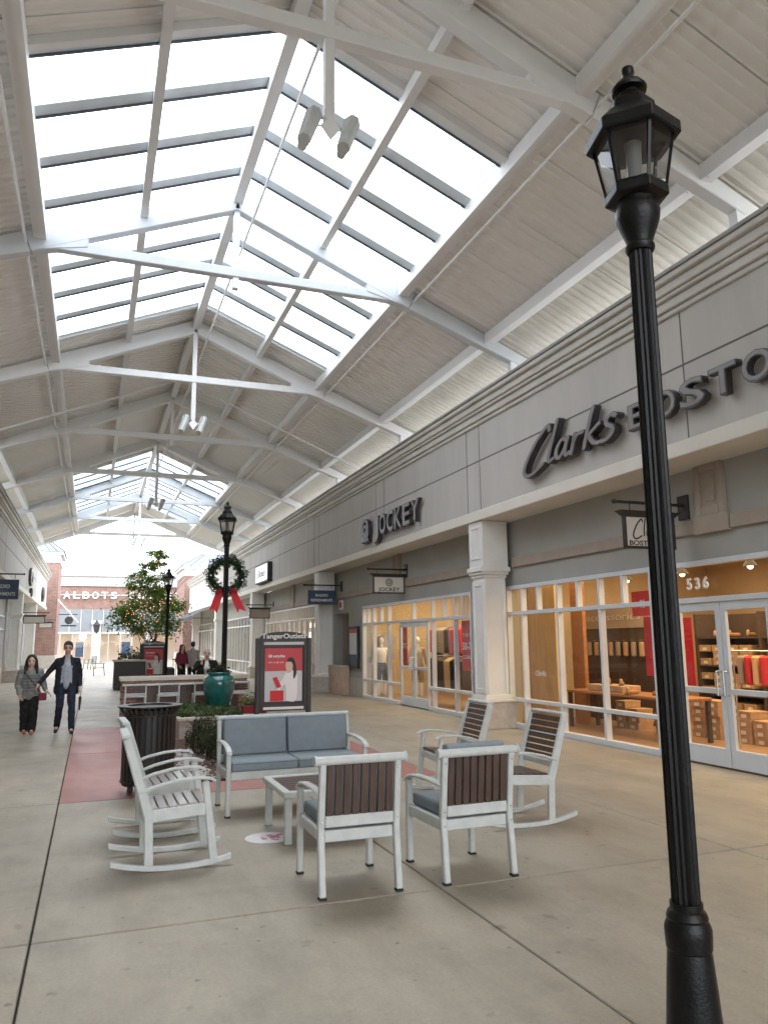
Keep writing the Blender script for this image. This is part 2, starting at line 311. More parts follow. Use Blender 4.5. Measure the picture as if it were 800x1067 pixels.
# ---------------------------------------------------------------- canopy
S = 1.15; XR = 1.7; ZR = 8.25; SL = .4167
def rp(dx, y, dz=0): return V((S*(XR+dx), S*y, 1.65+S*(ZR-SL*abs(dx)+dz-1.65)))
can = thing('canopy_roof', 'white gabled steel canopy with skylights spanning the shopping walkway', 'canopy', (S*XR, 0, 6.4))
Y0, Y1 = -5.0, 39.8; sky = [(7.1, 14.45), (26.7, 37.0)]
def deck(side, ya, yb, d0, d1):
    m_ = MB(); y = ya; k = 0; prof = []
    while y < yb-1e-3:
        for t, h in ((0, 0), (.06, 0), (.075, .03), (.135, .03), (.15, 0)):
            if y+t <= yb: prof.append((y+t, h))
        y += .15; k += 1
        if k % 7 == 0: prof += [(y+.001, .05), (y+.018, .05), (y+.02, 0)]; y += .022
    prof.append((yb, 0)); vs = []; fs = []
    for y, h in prof: vs += [rp(side*d0, y, h+.02), rp(side*d1, y, h+.02)]
    for i in range(len(prof)-1): fs.append((2*i, 2*i+1, 2*i+3, 2*i+2))
    m_.add(vs, fs); n = len(vs)
    m_.add([rp(side*d0, ya, .16), rp(side*d1, ya, .16), rp(side*d1, yb, .16), rp(side*d0, yb, .16)], [(0, 1, 2, 3)]); return m_
for s_ in (-1, 1):
    m_ = MB()
    for a, bb in ((Y0, sky[0][0]), (sky[0][1], sky[1][0]), (sky[1][1], Y1)):
        q = deck(s_, a, bb, 0, 2.6); m_.add(q.v, q.f)
    q = deck(s_, Y0, Y1, 2.6, 4.08); m_.add(q.v, q.f); deck(s_, Y0, Y1, 4.08, 5.25).build('eave_deck', M['eave'], can, True, nrm=False)  # eave is the same deck, its colour darkened against the open sky light
    m_.build('roof_deck', M['deck'], can, True, nrm=False)
    for d, ww, hh in ((1.3, .12, .17), (2.6, .18, .22), (4.08, .16, .2)):
        MB().beam(rp(s_*d, Y0, -.1), rp(s_*d, Y1, -.1), ww, hh).build('purlin', M['white'], can, True)
    for d in (2.6+.17,): MB().tube([rp(s_*d, Y0, -.20), rp(s_*d, Y1, -.20)], .022).build('conduit', M['white'], can, True)
MB().beam(rp(0, Y0, -.13), rp(0, Y1, -.13), .16, .24).build('ridge_beam', M['white'], can, True)
MB().tube([rp(.22, Y0, -.38), rp(.22, Y1, -.38)], .022).build('conduit', M['white'], can, True)
pp = MB().tube([rp(-4.9, 18.2, -.36), rp(0, 18.2, -.36), rp(4.9, 18.2, -.36)], .03); pp.build('sprinkler_pipe', M['white'], can, True)
trs = [-4.1, .8, 5.75, 10.5, 15.35, 20.1, 24.9, 29.7, 34.5, 39.4]
for i, ty in enumerate(trs):
    t = MB()
    for s_ in (-1, 1):
        t.beam(rp(0, ty, -.19), rp(s_*2.75, ty, -.19), .18, .30, h2=.33); t.beam(rp(s_*2.76, ty, -.19), rp(s_*5.2, ty, -.12), .175, .33, h2=.17)
        t.add([rp(s_*2.0, ty+yy, z) for yy in (-.075, .075) for z in (-.30, -.46)]+[rp(s_*2.72, ty+yy, z) for yy in (-.075, .075) for z in (-.27, -.32)],
              [(0, 1, 3, 2), (4, 6, 7, 5), (0, 4, 5, 1), (2, 3, 7, 6), (0, 2, 6, 4), (1, 5, 7, 3)])
    tw = M['white_dimmed'] if any(a < ty < c for a, c in sky) else M['white']  # same white trusses; colour darkened under the skylights to offset the strong light
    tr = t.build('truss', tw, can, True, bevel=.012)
    a, c = rp(-2.45, ty, 0), rp(2.45, ty, 0); zt = rp(2.45, ty, -.29).z
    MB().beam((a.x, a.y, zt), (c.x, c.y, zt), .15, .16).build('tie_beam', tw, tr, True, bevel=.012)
    lit = i % 2 == 0
    zb = 1.65+S*((6.08 if lit else 6.7)-1.65); kp = rp(0, ty, -.25)
    MB().beam(kp, (kp.x, kp.y, zb), .10, .10).build('king_post', M['white'], tr, True, bevel=.008)
    for s_ in (-1, 1):
        p = rp(s_*4.55, ty, -.2); MB().beam(p, (p.x, p.y, 6.36), .13, .13).build('stub_post', M['white'], can, True)
        for d in (1.3, 2.6, 4.08):
            pl = MB(); p = rp(s_*d, ty, -.2)
            for yy in (-.17, .17):
                for xx in (-.04, .04): pl.ball((p.x+xx, p.y+yy, p.z+.02), .014, 6, 4)
            pl.build('bolt_set', M['white'], tr, True)
for si, (a, bb) in enumerate(sky):
    fr = MB(); sb = MB(); n = round((bb-a)/.92)
    cu = MB(); ce = MB()
    for s_ in (-1, 1):
        for y in (a-.045, bb+.045): ce.beam(rp(s_*.03, y, .06), rp(s_*2.62, y, .06), .11, .30)
        cu.beam(rp(s_*2.64, a, .08), rp(s_*2.64, bb, .08), .10, .22)
    cu.build('skylight_curb', M['curb'], can, True); ce.build('skylight_curb', M['white'], can, True)  # long curbs: colour darkened to hold back heavy sky light; ends stay white
    for s_ in (-1, 1):
        for k in range(n+1):
            y = a+(bb-a)*k/n; fr.beam(rp(s_*.05, y, .03), rp(s_*2.58, y, .03),.20, .15); (k < n) and sb.beam(rp(s_*.05, y+.098, -.045), rp(s_*2.58, y+.098, -.045), .026, .04)
    fo = fr.build('skylight', M['bars'], can, True); sb.build('seal', M['seal'], fo, True)
    for s_ in (-1, 1):
        g = MB(); g.add([rp(s_*.0, a, .11), rp(s_*2.6, a, .11), rp(s_*2.6, bb, .11), rp(s_*0, bb, .11)], [(0, 1, 2, 3)]); g.build('glass_pane', M['sky_glass'], fo, True)
# floodlights hung from the king posts
def flood():
    t = thing('floodlight', 'x', 'floodlight')
    MB().add([(0, -.08, -.02), (-.10, -.08, -.14), (0, -.08, -.28), (.10, -.08, -.14), (0, -.06, -.02), (-.10, -.06, -.14), (0, -.06, -.28), (.10, -.06, -.14)], [(0, 1, 2, 3), (7, 6, 5, 4), (0, 4, 5, 1), (1, 5, 6, 2), (2, 6, 7, 3), (3, 7, 4, 0)]).build('bracket_plate', M['white'], t)
    for s_ in (-1, 1):
        h = MB(); ax = V((s_*.20, 0, -.13)); tl = .45
        d = V((-.30, -.25, -.90)).normalized(); lx = V((1, 0, 0)); lx = (lx-d*lx.dot(d)).normalized(); nz = d.cross(lx)
        a = ax-d*.21; e = ax+d*.21; pts = [(-.085, 0), (-.03, .085), (.04, .08), (.085, 0), (.06, -.08), (-.06, -.08)]
        h.add([a+lx*x+nz*z for x, z in pts]+[e+lx*x*.8+nz*z*.8 for x, z in pts], [(0, 1, 2, 3, 4, 5), (11, 10, 9, 8, 7, 6)]+[(i, (i+1) % 6, (i+1) % 6+6, i+6) for i in range(6)])

        hd = h.build('lamp_head', M['furn'], t)
        MB().tube([a+nz*-.10, e+nz*-.09], .045, 10).build('ballast', M['furn'], hd)
        MB().tube([(0, -.05, -.12), ax+V((-s_*.09, 0, .03)), ax], .012, 6).build('arm', M['white'], t)
    return t
F0 = None
for i, nm in ((2, 'nearest twin floodlight hanging under the closest skylight truss'), (4, 'twin floodlight on the post just beyond the near skylight'), (6, 'twin floodlight in front of the far skylight'), (8, 'twin floodlight beneath the far skylight near the canopy end')):
    ty = trs[i]; p = rp(0, ty, 0); z = 1.65+S*(6.08-1.65); loc = (p.x, p.y, z+.04)
    if F0 is None: F0 = flood(); F0.location = loc; F0['label'] = nm; F0['group'] = 'floodlights hanging from the canopy posts'
    else: dup(F0, loc, label=nm)

# ---------------------------------------------------------------- shop buildings (right built as is, left mirrored)
def storefront(bd, X, y0, y1, zt, verts, door=None, transom=2.15, low=.53, tver=(), m='alu', g=True, fx=lambda x: x):
    fr = MB(); D = (fx(X-.05), fx(X+.06)); D = (min(D), max(D)); w_ = .055
    doors = door or []
    def dz(y):
        return any(a+.02 < y < c-.02 for a, c in doors)
    fr.box(*D, y0, y1, zt-.07, zt); fr.box(*D, y0, y1, transom-.035, transom+.035)
    edges = sorted([y0]+[a for a, c in doors]+[c for a, c in doors]+[y1])
    segs = []; cur = y0
    for a, c in sorted(doors): segs.append((cur, a)); cur = c
    segs.append((cur, y1))
    for a, c in segs:
        if c-a > .05: fr.box(*D, a, c, 0, .09); fr.box(*D, a, c, low-.03, low+.03)
    for y in verts: 
        if dz(y): fr.box(D[0]+.002, D[1]-.002, y-w_/2, y+w_/2, transom+.03, zt)
        else: fr.box(D[0]+.002, D[1]-.002, y-w_/2, y+w_/2, 0, zt)
    for y in tver: fr.box(D[0]+.004, D[1]-.004, y-w_/2, y+w_/2, transom, zt)
    for y in (y0+.02, y1-.02): fr.box(D[0]-.002, D[1]+.002, y-.035, y+.035, 0, zt)
    so_ = fr.build('storefront', M[m], bd, True, bevel=.004)
    gl = MB(); gx = fx(X+.01); q = lambda a, c, z0, z1: gl.add([(gx, a, z0), (gx, c, z0), (gx, c, z1), (gx, a, z1)], [(0, 1, 2, 3)])
    for a, c in segs:
        if c-a > .05: q(a, c, 0, zt-.01)
    for a, c in doors: q(a, c, transom, zt-.01)
    gl.build('glass_pane', M['glass'], so_, True)
    for a, c in doors:
        nd = 2; wd = (c-a)/2
        for k in range(2):
            a1, c1 = a+k*wd+.006, a+(k+1)*wd-.006; dd = MB(); DD = (fx(X-.02), fx(X+.03)); DD = (min(DD), max(DD))
            dd.box(*DD, a1, a1+.085, .02, transom-.04); dd.box(*DD, c1-.085, c1, .02, transom-.04); dd.box(DD[0]+.001, DD[1]-.001, a1+.08, c1-.08, transom-.15, transom-.04); dd.box(DD[0]+.001, DD[1]-.001, a1+.08, c1-.08, .02, .25); dd.box(DD[0]+.001, DD[1]-.001, a1+.08, c1-.08, .93, 1.0)
            do = dd.build('door', M[m], bd, True, bevel=.004)
            MB().add([(fx(X+.005), a1+.05, .2), (fx(X+.005), c1-.05, .2), (fx(X+.005), c1-.05, transom-.1), (fx(X+.005), a1+.05, transom-.1)], [(0, 1, 2, 3)]).build('glass_pane', M['glass'], do, True)
            hy = c1-.05 if k == 0 else a1+.05; hx = fx(X-.10); sx_ = -1 if k == 0 else 1
            MB().tube([(fx(X-.02), hy, .92), (hx, hy, .92), (hx, hy, 1.22), (fx(X-.02), hy, 1.22)], .014, 8).build('handle', M['pull'], do, True)
    return so_
def column(bd, yc, fx=lambda x: x):
    def bx(m_, x0, x1, *a): q = sorted((fx(x0), fx(x1))); m_.box(*q, *a); return m_
    c = MB(); h = .25
    bx(c, 7.03, 7.5, yc-h+.02, yc+h-.02, .56, 2.86); 
    for yy in (-1, 1): bx(c, 7.005, 7.05, yc+yy*.19-.035, yc+yy*.19+.035, .64, 2.78)
    bx(c, 7.008, 7.05, yc-.155, yc+.155, .64, .74); bx(c, 7.008, 7.05, yc-.155, yc+.155, 2.68, 2.78)
    for xx in (7.075, 7.455): bx(c, xx-.035, xx+.035, yc-h-.005, yc-h+.03, .64, 2.78)
    bx(c, 6.98, 7.54, yc-h-.02, yc+h+.02, .54, .62)
    bx(c, 7.0, 7.52, yc-h, yc+h, 2.84, 2.90); bx(c, 6.97, 7.55, yc-h-.03, yc+h+.03, 2.90, 2.96); bx(c, 6.94, 7.58, yc-h-.06, yc+h+.06, 2.96, 3.05)
    bx(c, 6.99, 7.55, yc-h-.03, yc+h+.03, 3.05, 3.948)
    for a in ((-.2, -.15), (.15, .2)): bx(c, 6.972, 7.0, yc+a[0], yc+a[1], 3.2, 3.85)
    bx(c, 6.97, 7.0, yc-.148, yc+.148, 3.2, 3.25); bx(c, 6.97, 7.0, yc-.148, yc+.148, 3.8, 3.85)
    o = c.build('column', M['column'], bd, True, bevel=.008)
    p = MB(); bx(p, 6.94, 7.6, yc-h-.06, yc+h+.10, 0, .49); p.build('pedestal', M['stone'], o, True, bevel=.01)
    p = MB(); bx(p, 6.91, 7.6, yc-h-.09, yc+h+.13, .49, .54); p.build('pedestal_cap', M['cream'], o, True, bevel=.01)
def facade(bd, ya, yb, fx, cols, vg):
    def mk(*bs):
        m_ = MB()
        for x0, x1, *a in bs: q = sorted((fx(x0), fx(x1))); m_.box(*q, *a)
        return m_
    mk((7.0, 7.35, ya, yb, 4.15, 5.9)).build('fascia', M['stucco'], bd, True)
    mk((6.94, 7.64, ya, yb, 3.95, 4.148)).build('band', M['cream'], bd, True, bevel=.01)
    mk((6.995, 7.0, ya, yb, 5.13, 5.155), *[(6.996, 7.0, y-.01, y+.01, 4.15, 5.88) for y in vg]).build('reveal_joint', M['groove'], bd, True)
    mk((6.95, 7.3, ya, yb, 5.86, 5.93), (6.90, 7.3, ya, yb, 5.93, 6.05), (6.84, 7.3, ya, yb, 6.05, 6.10), (6.80, 7.3, ya, yb, 6.10, 6.22), (6.73, 7.3, ya, yb, 6.22, 6.30)).build('cornice', M['cornice'], bd, True, bevel=.012)
    mk((6.70, 7.45, ya, yb, 6.30, 6.345)).build('roof_cap', M['capmetal'], bd, True)
    mk((7.45, 22, ya, yb, 5.7, 5.8)).build('roof', M['membrane'], bd, True)
    for y in cols: column(bd, y, fx)
ID = lambda x: x; LM = lambda x: 4.0-x
rb = thing('shop_building', 'long grey shop building with white columns along the right side of the walkway', 'building', (7.65, 13.7, 0))
colsR = [2.0, 13.42, 25.0, 36.4, 47.8, 59.2]
facade(rb, -9, 61.5, ID, colsR, [2.3, 2.9, 7.5, 8.1, 13.15, 13.7, 18.5, 19.1, 24.7, 25.3, 30.5, 36.1, 36.7])
wl = MB()
XW = 7.65
for y0, y1, z0, z1 in ((-9, 2.0, 0, 3.95), (2.0, 13.42, 2.68, 3.95), (13.42, 14.9, 0, 3.95), (14.9, 22.05, 2.68, 3.95), (22.05, 23.5, 0, 3.95), (23.5, 24.95, 2.56, 3.95), (24.95, 27.0, 0, 3.95), (27.0, 36.0, 3.0, 3.95), (36, 37, 0, 3.95), (37, 47.2, 3.0, 3.95), (47.2, 48.4, 0, 3.95), (48.4, 61.5, 3.0, 3.95)):
    wl.box(XW, XW+.25, y0, y1, z0, z1)
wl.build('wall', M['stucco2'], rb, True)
tm = MB()
for y0, y1 in ((2.5, 7.55), (8.17, 13.1), (13.75, 18.9), (19.5, 24.6), (25.4, 36)): tm.box(XW-.05, XW, y0, y1, 3.04, 3.22)
for y in (7.86, 19.2, 30.8): 
    tm.box(XW-.08, XW, y-.30, y+.30, 3.02, 3.26); tm.box(XW-.04, XW, y-.25, y+.25, 3.26, 3.95)
    for a, c_, z0, z1 in ((-.25, -.16, 3.26, 3.95), (.16, .25, 3.26, 3.95), (-.155, .155, 3.26, 3.38), (-.155, .155, 3.85, 3.95)): tm.box(XW-.07, XW-.04, y+a, y+c_, z0, z1)
    tm.box(XW-.055, XW-.04, y-.08, y+.08, 3.44, 3.80)
tm.build('trim', M['trim'], rb, True, bevel=.006)
for q in ((13.8, 14.88, 0, .5), (22.07, 23.45, 0, .55), (25.3, 27, 0, .6)): MB().box(XW-.05, XW, *q).build('stone_course', M['stone'], rb, True)
MB().box(7.35, 7.60, 23.3, 26.8, 0, .85).build('low_wall', M['tanstone'], rb, True, bevel=.01)
MB().box(7.33, 7.62, 23.28, 26.82, .85, .89).build('low_wall_cap', M['coping'], rb, True)
MB().box(8.9, 8.95, 23.3, 25.1, 0, 2.6).box(XW+.25, 8.9, 23.4, 23.5, 0, 2.56).box(XW+.25, 8.9, 24.95, 25.05, 0, 2.56).build('niche_wall', M['trim'], rb, True)
storefront(rb, XW, 5.2, 13.38, 2.68, [8.78, 9.16, 10.4, 11.6, 12.8, 6.9], door=[(7.06, 8.7)], tver=[9.8, 11.0, 12.25])
storefront(rb, XW, 14.9, 22.03, 2.68, [15.75, 16.97, 19.9, 21.1], door=[(17.25, 19.1)], tver=[15.35, 16.35, 18.15, 20.5, 21.6])
storefront(rb, XW, 27.0, 36.0, 3.0, [27.0+.82*k for k in range(1, 11)], transom=2.5, low=.65, tver=[27.4+.82*k for k in range(10)], m='column')
storefront(rb, XW, 37.0, 47.2, 3.0, [37.0+.93*k for k in range(1, 11)], transom=2.5, low=.65, m='column')
storefront(rb, XW, 48.4, 61.0, 3.0, [48.4+1.3*k for k in range(1, 9)], transom=2.5, low=.65, m='column')

def room(bd, fx, y0, y1, depth, zc, wm, fm=M['shopfloor']):
    X = 7.9; a = sorted((fx(X), fx(X+depth)))
    m_ = MB(); m_.cur = 0; q = sorted((fx(X+depth), fx(X+depth+.1))); m_.box(*q, y0-.1, y1+.1, 0, zc); m_.box(*a, y0-.1, y0, 0, zc); m_.box(*a, y1, y1+.1, 0, zc); m_.build('inner_wall', wm, bd, True)
    MB().box(*sorted((fx(X-.2), fx(X+depth))), y0, y1, -.015, .012).build('inner_floor', fm, bd, True)
    MB().box(*a, y0-.1, y1+.1, zc, zc+.1).build('inner_ceiling', M['shopceil'], bd, True)
room(rb, ID, 2.2, 14.25, 5.6, 3.4, M['shopwall']); room(rb, ID, 14.46, 22.9, 5, 3.4, M['shopwall']); 
room(rb, ID, 26.9, 36.3, 5, 3.3, M['shopceil'], M['concrete']); room(rb, ID, 36.8, 61, 5, 3.3, M['stucco2'], M['concrete'])
area('shop_light_shoes', (10.4, 8.4, 3.3), 3.5, 8.5, 380); area('shop_window_light', (8.5, 9.5, 3.3), .25, 8.5, 75); area('clothes_window_light', (8.5, 18.4, 3.3), .25, 7, 40); area('shop_light_clothes', (10.0, 18.4, 3.3), 3, 7, 260, (1, .78, .46)); area('shop_light_far', (10, 31.5, 3.2), 3, 8, 130, (1, .85, .66)); area('shop_light_farther', (10, 47, 3.2), 3, 18, 120, (1, .88, .72))

lb = thing('shop_building', 'shop building on the left side seen in steep perspective behind the walking couple', 'building', (-3.65, 20, 0))
colsL = [2.0, 13.4, 24.8, 38.6, 48.0]
facade(lb, -9, 57, LM, colsL, [30, 40, 46])
wl = MB()
for y0, y1, z0, z1 in ((-9, 8, 0, 3.95), (8, 24, 2.9, 3.95), (24, 26, 0, 3.95), (26, 37.6, 2.9, 3.95), (37.6, 39.4, 0, 3.95), (39.4, 47, 2.9, 3.95), (47, 49, 0, 3.95), (49, 57, 2.9, 3.95)): wl.box(-3.9, -3.65, y0, y1, z0, z1)
wl.build('wall', M['stucco2'], lb, True)
for a, c in ((8, 24), (26, 37.6), (39.4, 47), (49, 57)):
    n = int((c-a)/1.05); storefront(lb, XW, a, c, 2.9, [a+(c-a)*k/n for k in range(1, n)], transom=2.3, low=.6, m='alu', fx=LM)
room(lb, LM, 8, 57, 4, 3.3, M['shopceil'], M['concrete']); area('shop_light_left', (-6, 33, 3.2), 3, 30, 260, (1, .85, .68))
MB().box(-3.65, -3.6, 37.7, 39.3, 0, .8).box(-3.65, -3.6, 24, 26, 0, .8).build('stone_course', M['tanstone'], lb, True)

# ---------------------------------------------------------------- things in the shoe shop
def bx1(name, m, par, *a, bevel=.0): return MB().box(*a).build(name, m, par, True, bevel=bevel)
box0 = None
def shoebox(x, y, z, turn=0, k=1):
    global box0
    if box0 is None:
        t = thing('shoe_box', 'brown card shoe box in the stacked stock behind the shoe shop windows', 'shoe box', (x, y, z), turn, 'shoe boxes stacked inside the shoe shop')
        MB().box(-.17, .17, -.14, .14, 0, .085).build('carton', M['box'], t); MB().box(-.175, .175, -.145, .145, .088, .12).build('lid', M['box'], t)
        MB().box(-.178, -.172, -.05, .05, .02, .075).build('label_tag', M['boxlabel'], t); box0 = t
    else: dup(box0, (x, y, z), turn)
sh = thing('stock_shelf', 'dark wooden shelving stacked with shoe boxes facing the shoe shop doors', 'shelf', (11.4, 10, 0))
for z in (.1, .62, 1.14, 1.66): MB().box(11.0, 11.85, 7.4, 12.0, z-.03, z).build('shelf_board', M['shopdark'], sh, True)
for y in (7.4, 8.93, 10.46, 12.0): MB().box(10.98, 11.85, y-.025, y+.025, 0, 2.1).build('upright', M['shopdark'], sh, True)
MB().box(11.8, 11.9, 7.4, 12.0, 0, 2.1).build('back_panel', M['shopdark'], sh, True)
for z in (.1, .62, 1.14):
    for k in range(3):
        for j in range(14):
            y = 7.6+j*.325+random.uniform(-.015, .015)
            if random.random() < .84 and abs(y-8.93) > .18 and abs(y-10.46) > .18 and y < 11.84: shoebox(11.2, y, z+k*.125, random.uniform(-.04, .04))
for gx, gy, rows in ((9.75, 10.55, 5), (9.75, 10.22, 5), (9.8, 9.62, 4), (9.8, 9.30, 3), (9.8, 8.7, 4), (9.8, 8.2, 5), (9.5, 12.25, 4), (9.5, 11.92, 3), (9.45, 11.1, 4)):
    for k in range(rows): shoebox(gx+random.uniform(-.02, .02), gy, .012+k*.123, random.uniform(-.06, .06))
tb = thing('display_table', 'orange wood display table with shoes inside the shoe shop window', 'table', (8.9, 11.3, 0))
bx1('tabletop', M['wood'], tb, 8.55, 9.25, 9.85, 12.85, .66, .71, bevel=.01)
for x in (8.6, 9.2):
    for y in (9.9, 12.8): bx1('leg', M['shopdark'], tb, x-.03, x+.03, y-.03, y+.03, 0.012, .66)
riser = thing('display_riser', 'small wooden riser block under shoes on the display table', 'riser', (8.85, 11.6, .71)); bx1('block', M['box'], riser, 8.65, 9.05, 11.3, 12.3, .711, .83, bevel=.01)
SH0 = None
def shoe(x, y, z, rz, lab):
    global SH0
    if SH0 is None:
        t = thing('shoe', lab, 'shoe', (x, y, z), rz, 'shoes on display in the shoe shop window')
        MB().cap((-.09, 0, .035), (.09, 0, .03), .035, .04).build('upper', M['wood'], t, smooth=True); MB().box(-.14, .14, -.04, .04, 0, .015).build('sole', M['shopdark'], t, bevel=.006); MB().cap((-.09, 0, .04), (-.085, 0, .09), .033, .03).build('collar', M['box'], t, smooth=True); SH0 = t
    else: dup(SH0, (x, y, z), rz, lab)
for i, (x, y, z, rz, l) in enumerate(((8.7, 10.2, .712, .5, 'shoe at the near end of the display table'), (8.8, 10.6, .712, 1.2, 'second shoe from the near end of the display table'), (8.65, 11.05, .712, .2, 'shoe in front of the riser block on the display table'), (8.8, 11.5, .832, .8, 'shoe on the near end of the riser block'), (8.85, 12.0, .832, 1.5, 'shoe on the far end of the riser block'))): shoe(x, y, z, rz, l)
for k in range(11): 
    o = dup(SH0, (11.25, 7.7+k*.4, 1.665), .2*(-1)**k, 'shoe displayed on the top board of the stock shelf', 'shoes along the top of the stock shelf')
pa = thing('window_panel', 'tall amber display panel behind the far end of the shoe shop window', 'panel', (8.6, 13.5, 0)); bx1('sheet', M['curtain'], pa, 8.6, 8.66, 13.2, 14.2, .012, 2.9)
pa = thing('window_panel', 'narrow orange display panel standing beside the accessories wall', 'panel', (9.0, 13, 0)); bx1('sheet', M['wood'], pa, 9.0, 9.08, 12.86, 13.25, .012, 3.1)
ac = thing('accessories_wall', 'dark rack wall lettered accessories inside the shoe shop', 'rack', (10.0, 13, 0))
bx1('panel', M['shopdark'], ac, 10.0, 10.1, 12.08, 14.24, .012, 1.86); bx1('header', M['trim'], ac, 9.96, 10.1, 12.08, 14.24, 1.87, 2.32)
text('accessories', .15, (9.955, 13.2, 2.02), '-X', M['signcream'], ac, ex=.01, width=1.75)
for k in range(8): bx1('hook', M['pull'], ac, 9.9, 10.0, 12.3+k*.24, 12.32+k*.24, 1.6, 1.62); bx1('hanging_bag', M['trim'] if k % 2 else M['box'], ac, 9.9, 9.98, 12.26+k*.24, 12.36+k*.24, 1.30, 1.58, bevel=.02)
bn = thing('red_banner', 'plain red vertical banner hanging in the shoe shop window', 'banner', (8.05, 9.5, .9)); bx1('cloth', M['red'], bn, 8.04, 8.05, 9.50, 9.88, 1.08, 1.98); bx1('header_card', M['red'], bn, 8.03, 8.04, 9.6, 10.12, 1.99, 2.38)
text('%', .13, (8.028, 9.86, 2.12), '-X', M['wht'], bn)
bn = thing('red_banner', 'red banner seen through the left glass door of the shoe shop', 'banner', (8.4, 8.65, .9)); bx1('cloth', M['red'], bn, 8.39, 8.40, 9.24, 9.42, .95, 1.95)
ck = thing('clothes_rack', 'rail with red and tan garments seen through the right shoe shop door', 'clothes rack', (9.2, 8.8, 0))
MB().tube([(9.2, 8.3, 0.012), (9.2, 8.3, 1.45), (9.2, 9.3, 1.45), (9.2, 9.3, .012)], .015).build('rail', M['pull'], ck, True)
for k, mm in enumerate(('red', 'curtain', 'red', 'trim')): bx1('garment', M[mm], ck, 9.08, 9.32, 8.62+k*.14, 8.72+k*.14, .95, 1.38, bevel=.03)
for k, (y, z) in enumerate(((6.2, 2.55), (8.9, 2.9))):
    t = thing('light_tube', ['long white tube light above the shoe shop doors', 'tube light at the back of the shoe shop ceiling'][k], 'light', (9.0+k*1.5, y, z+.4)); MB().box(9.0+k*1.5, 9.06+k*1.5, y-.8, y+.9, z+.37, z+.4).build('tube', M['warm'], t, True)
for k in range(3):
    t = thing('pendant_lamp', ['warm pendant lamp nearest the shoe shop doors', 'middle warm pendant lamp over the shoe display table', 'warm pendant lamp nearest the accessories wall'][k], 'lamp', (9.6, 9.2+k*1.5, 2.75)); MB().lathe([(.03, .12), (.05, .10), (.11, 0), (.10, 0)], n=16).build('shade', M['ink'], t); MB().ball((0, 0, .0), .05, 10, 6).build('bulb', M['warm'], t); MB().tube([(0, 0, .1), (0, 0, .65)], .006, 5).build('cord', M['ink'], t)
dc = thing('hanging_decoration', 'pale folded paper decoration hanging over the shoe shop aisle', 'decoration', (11, 6.5, 2.5))
MB().poly([(11, 5.8, 2.6), (11, 7.5, 2.95), (11, 7.3, 2.5), (11, 6.6, 2.25)], (1, 0, 0), .05).build('sheet', M['curtain'], dc, True)
wp = thing('wall_panel', 'orange wooden feature panel on the back wall of the shoe shop', 'panel', (13.3, 8.5, 2.2)); bx1('board', M['wood'], wp, 13.36, 13.49, 8.0, 9.3, 2.12, 3.3); bx1('glow_board', M['glowpanel'], wp, 13.36, 13.49, 9.4, 10.3, 2.2, 3.1)
nb = thing('street_number', 'white numerals 536 on the glass above the shoe shop doors', 'number'); nb.location = (7.63, 8.1, 2.3)
x_ = 8.33
for ch in '536': text(ch, .15, (7.59, x_, 2.3), '-X', M['wht'], nb, 'numeral', ex=.02, bold=.004); x_ -= .15
dcl = thing('window_decal', 'small white shop name lettering on the far shoe shop pane', 'decal', (7.64, 12.2, 1.0)); text('Clarks', .10, (7.595, 12.2, 1.0), '-X', M['wht'], dcl, ex=.001, shear=.3)

# clothes shop
def mannequin(x, y, lab, top, bot, rz=0):
    t = thing('mannequin', lab, 'mannequin', (x, y, .012), rz, 'mannequins in the clothes shop window')
    m_ = MB(); m_.cap((0, 0, .12), (0, 0, .9), .03, .03); m_.ball((0, 0, 1.64), (.075, .09, .11)); m_.cap((0, 0, 1.45), (0, 0, 1.55), .05, .045); m_.cap((-.1, 0, .08), (-.09, 0, .85), .05, .08); m_.cap((.1, 0, .08), (.09, 0, .85), .05, .08)
    m_.build('figure', M['wht'], t, smooth=True)
    m_ = MB(); m_.cap((0, 0, 1.0), (0, 0, 1.28), .14, .16); m_.cap((-.16, 0, 1.38), (.16, 0, 1.38), .065, .065); m_.cap((-.2, 0, 1.36), (-.28, 0, .98), .05, .04); m_.cap((.2, 0, 1.36), (.28, 0, .98), .05, .04); m_.build('shirt', M[top], t, smooth=True)
    m_ = MB(); m_.cap((0, 0, .9), (0, 0, 1.0), .15, .14); m_.cap((-.1, 0, .5), (-.08, 0, .9), .09, .1); m_.cap((.1, 0, .5), (.08, 0, .9), .09, .1); m_.build('shorts', M[bot], t, smooth=True)
    MB().lathe([(.2, 0), (.2, .02)], n=16).build('stand_base', M['pull'], t)
mannequin(8.15, 21.9, 'mannequin in white top and dark checked shorts in the clothes shop window', 'wht', 'denim'); mannequin(8.9, 20.9, 'mannequin in pale top deeper behind the clothes shop doors', 'beige', 'trim')
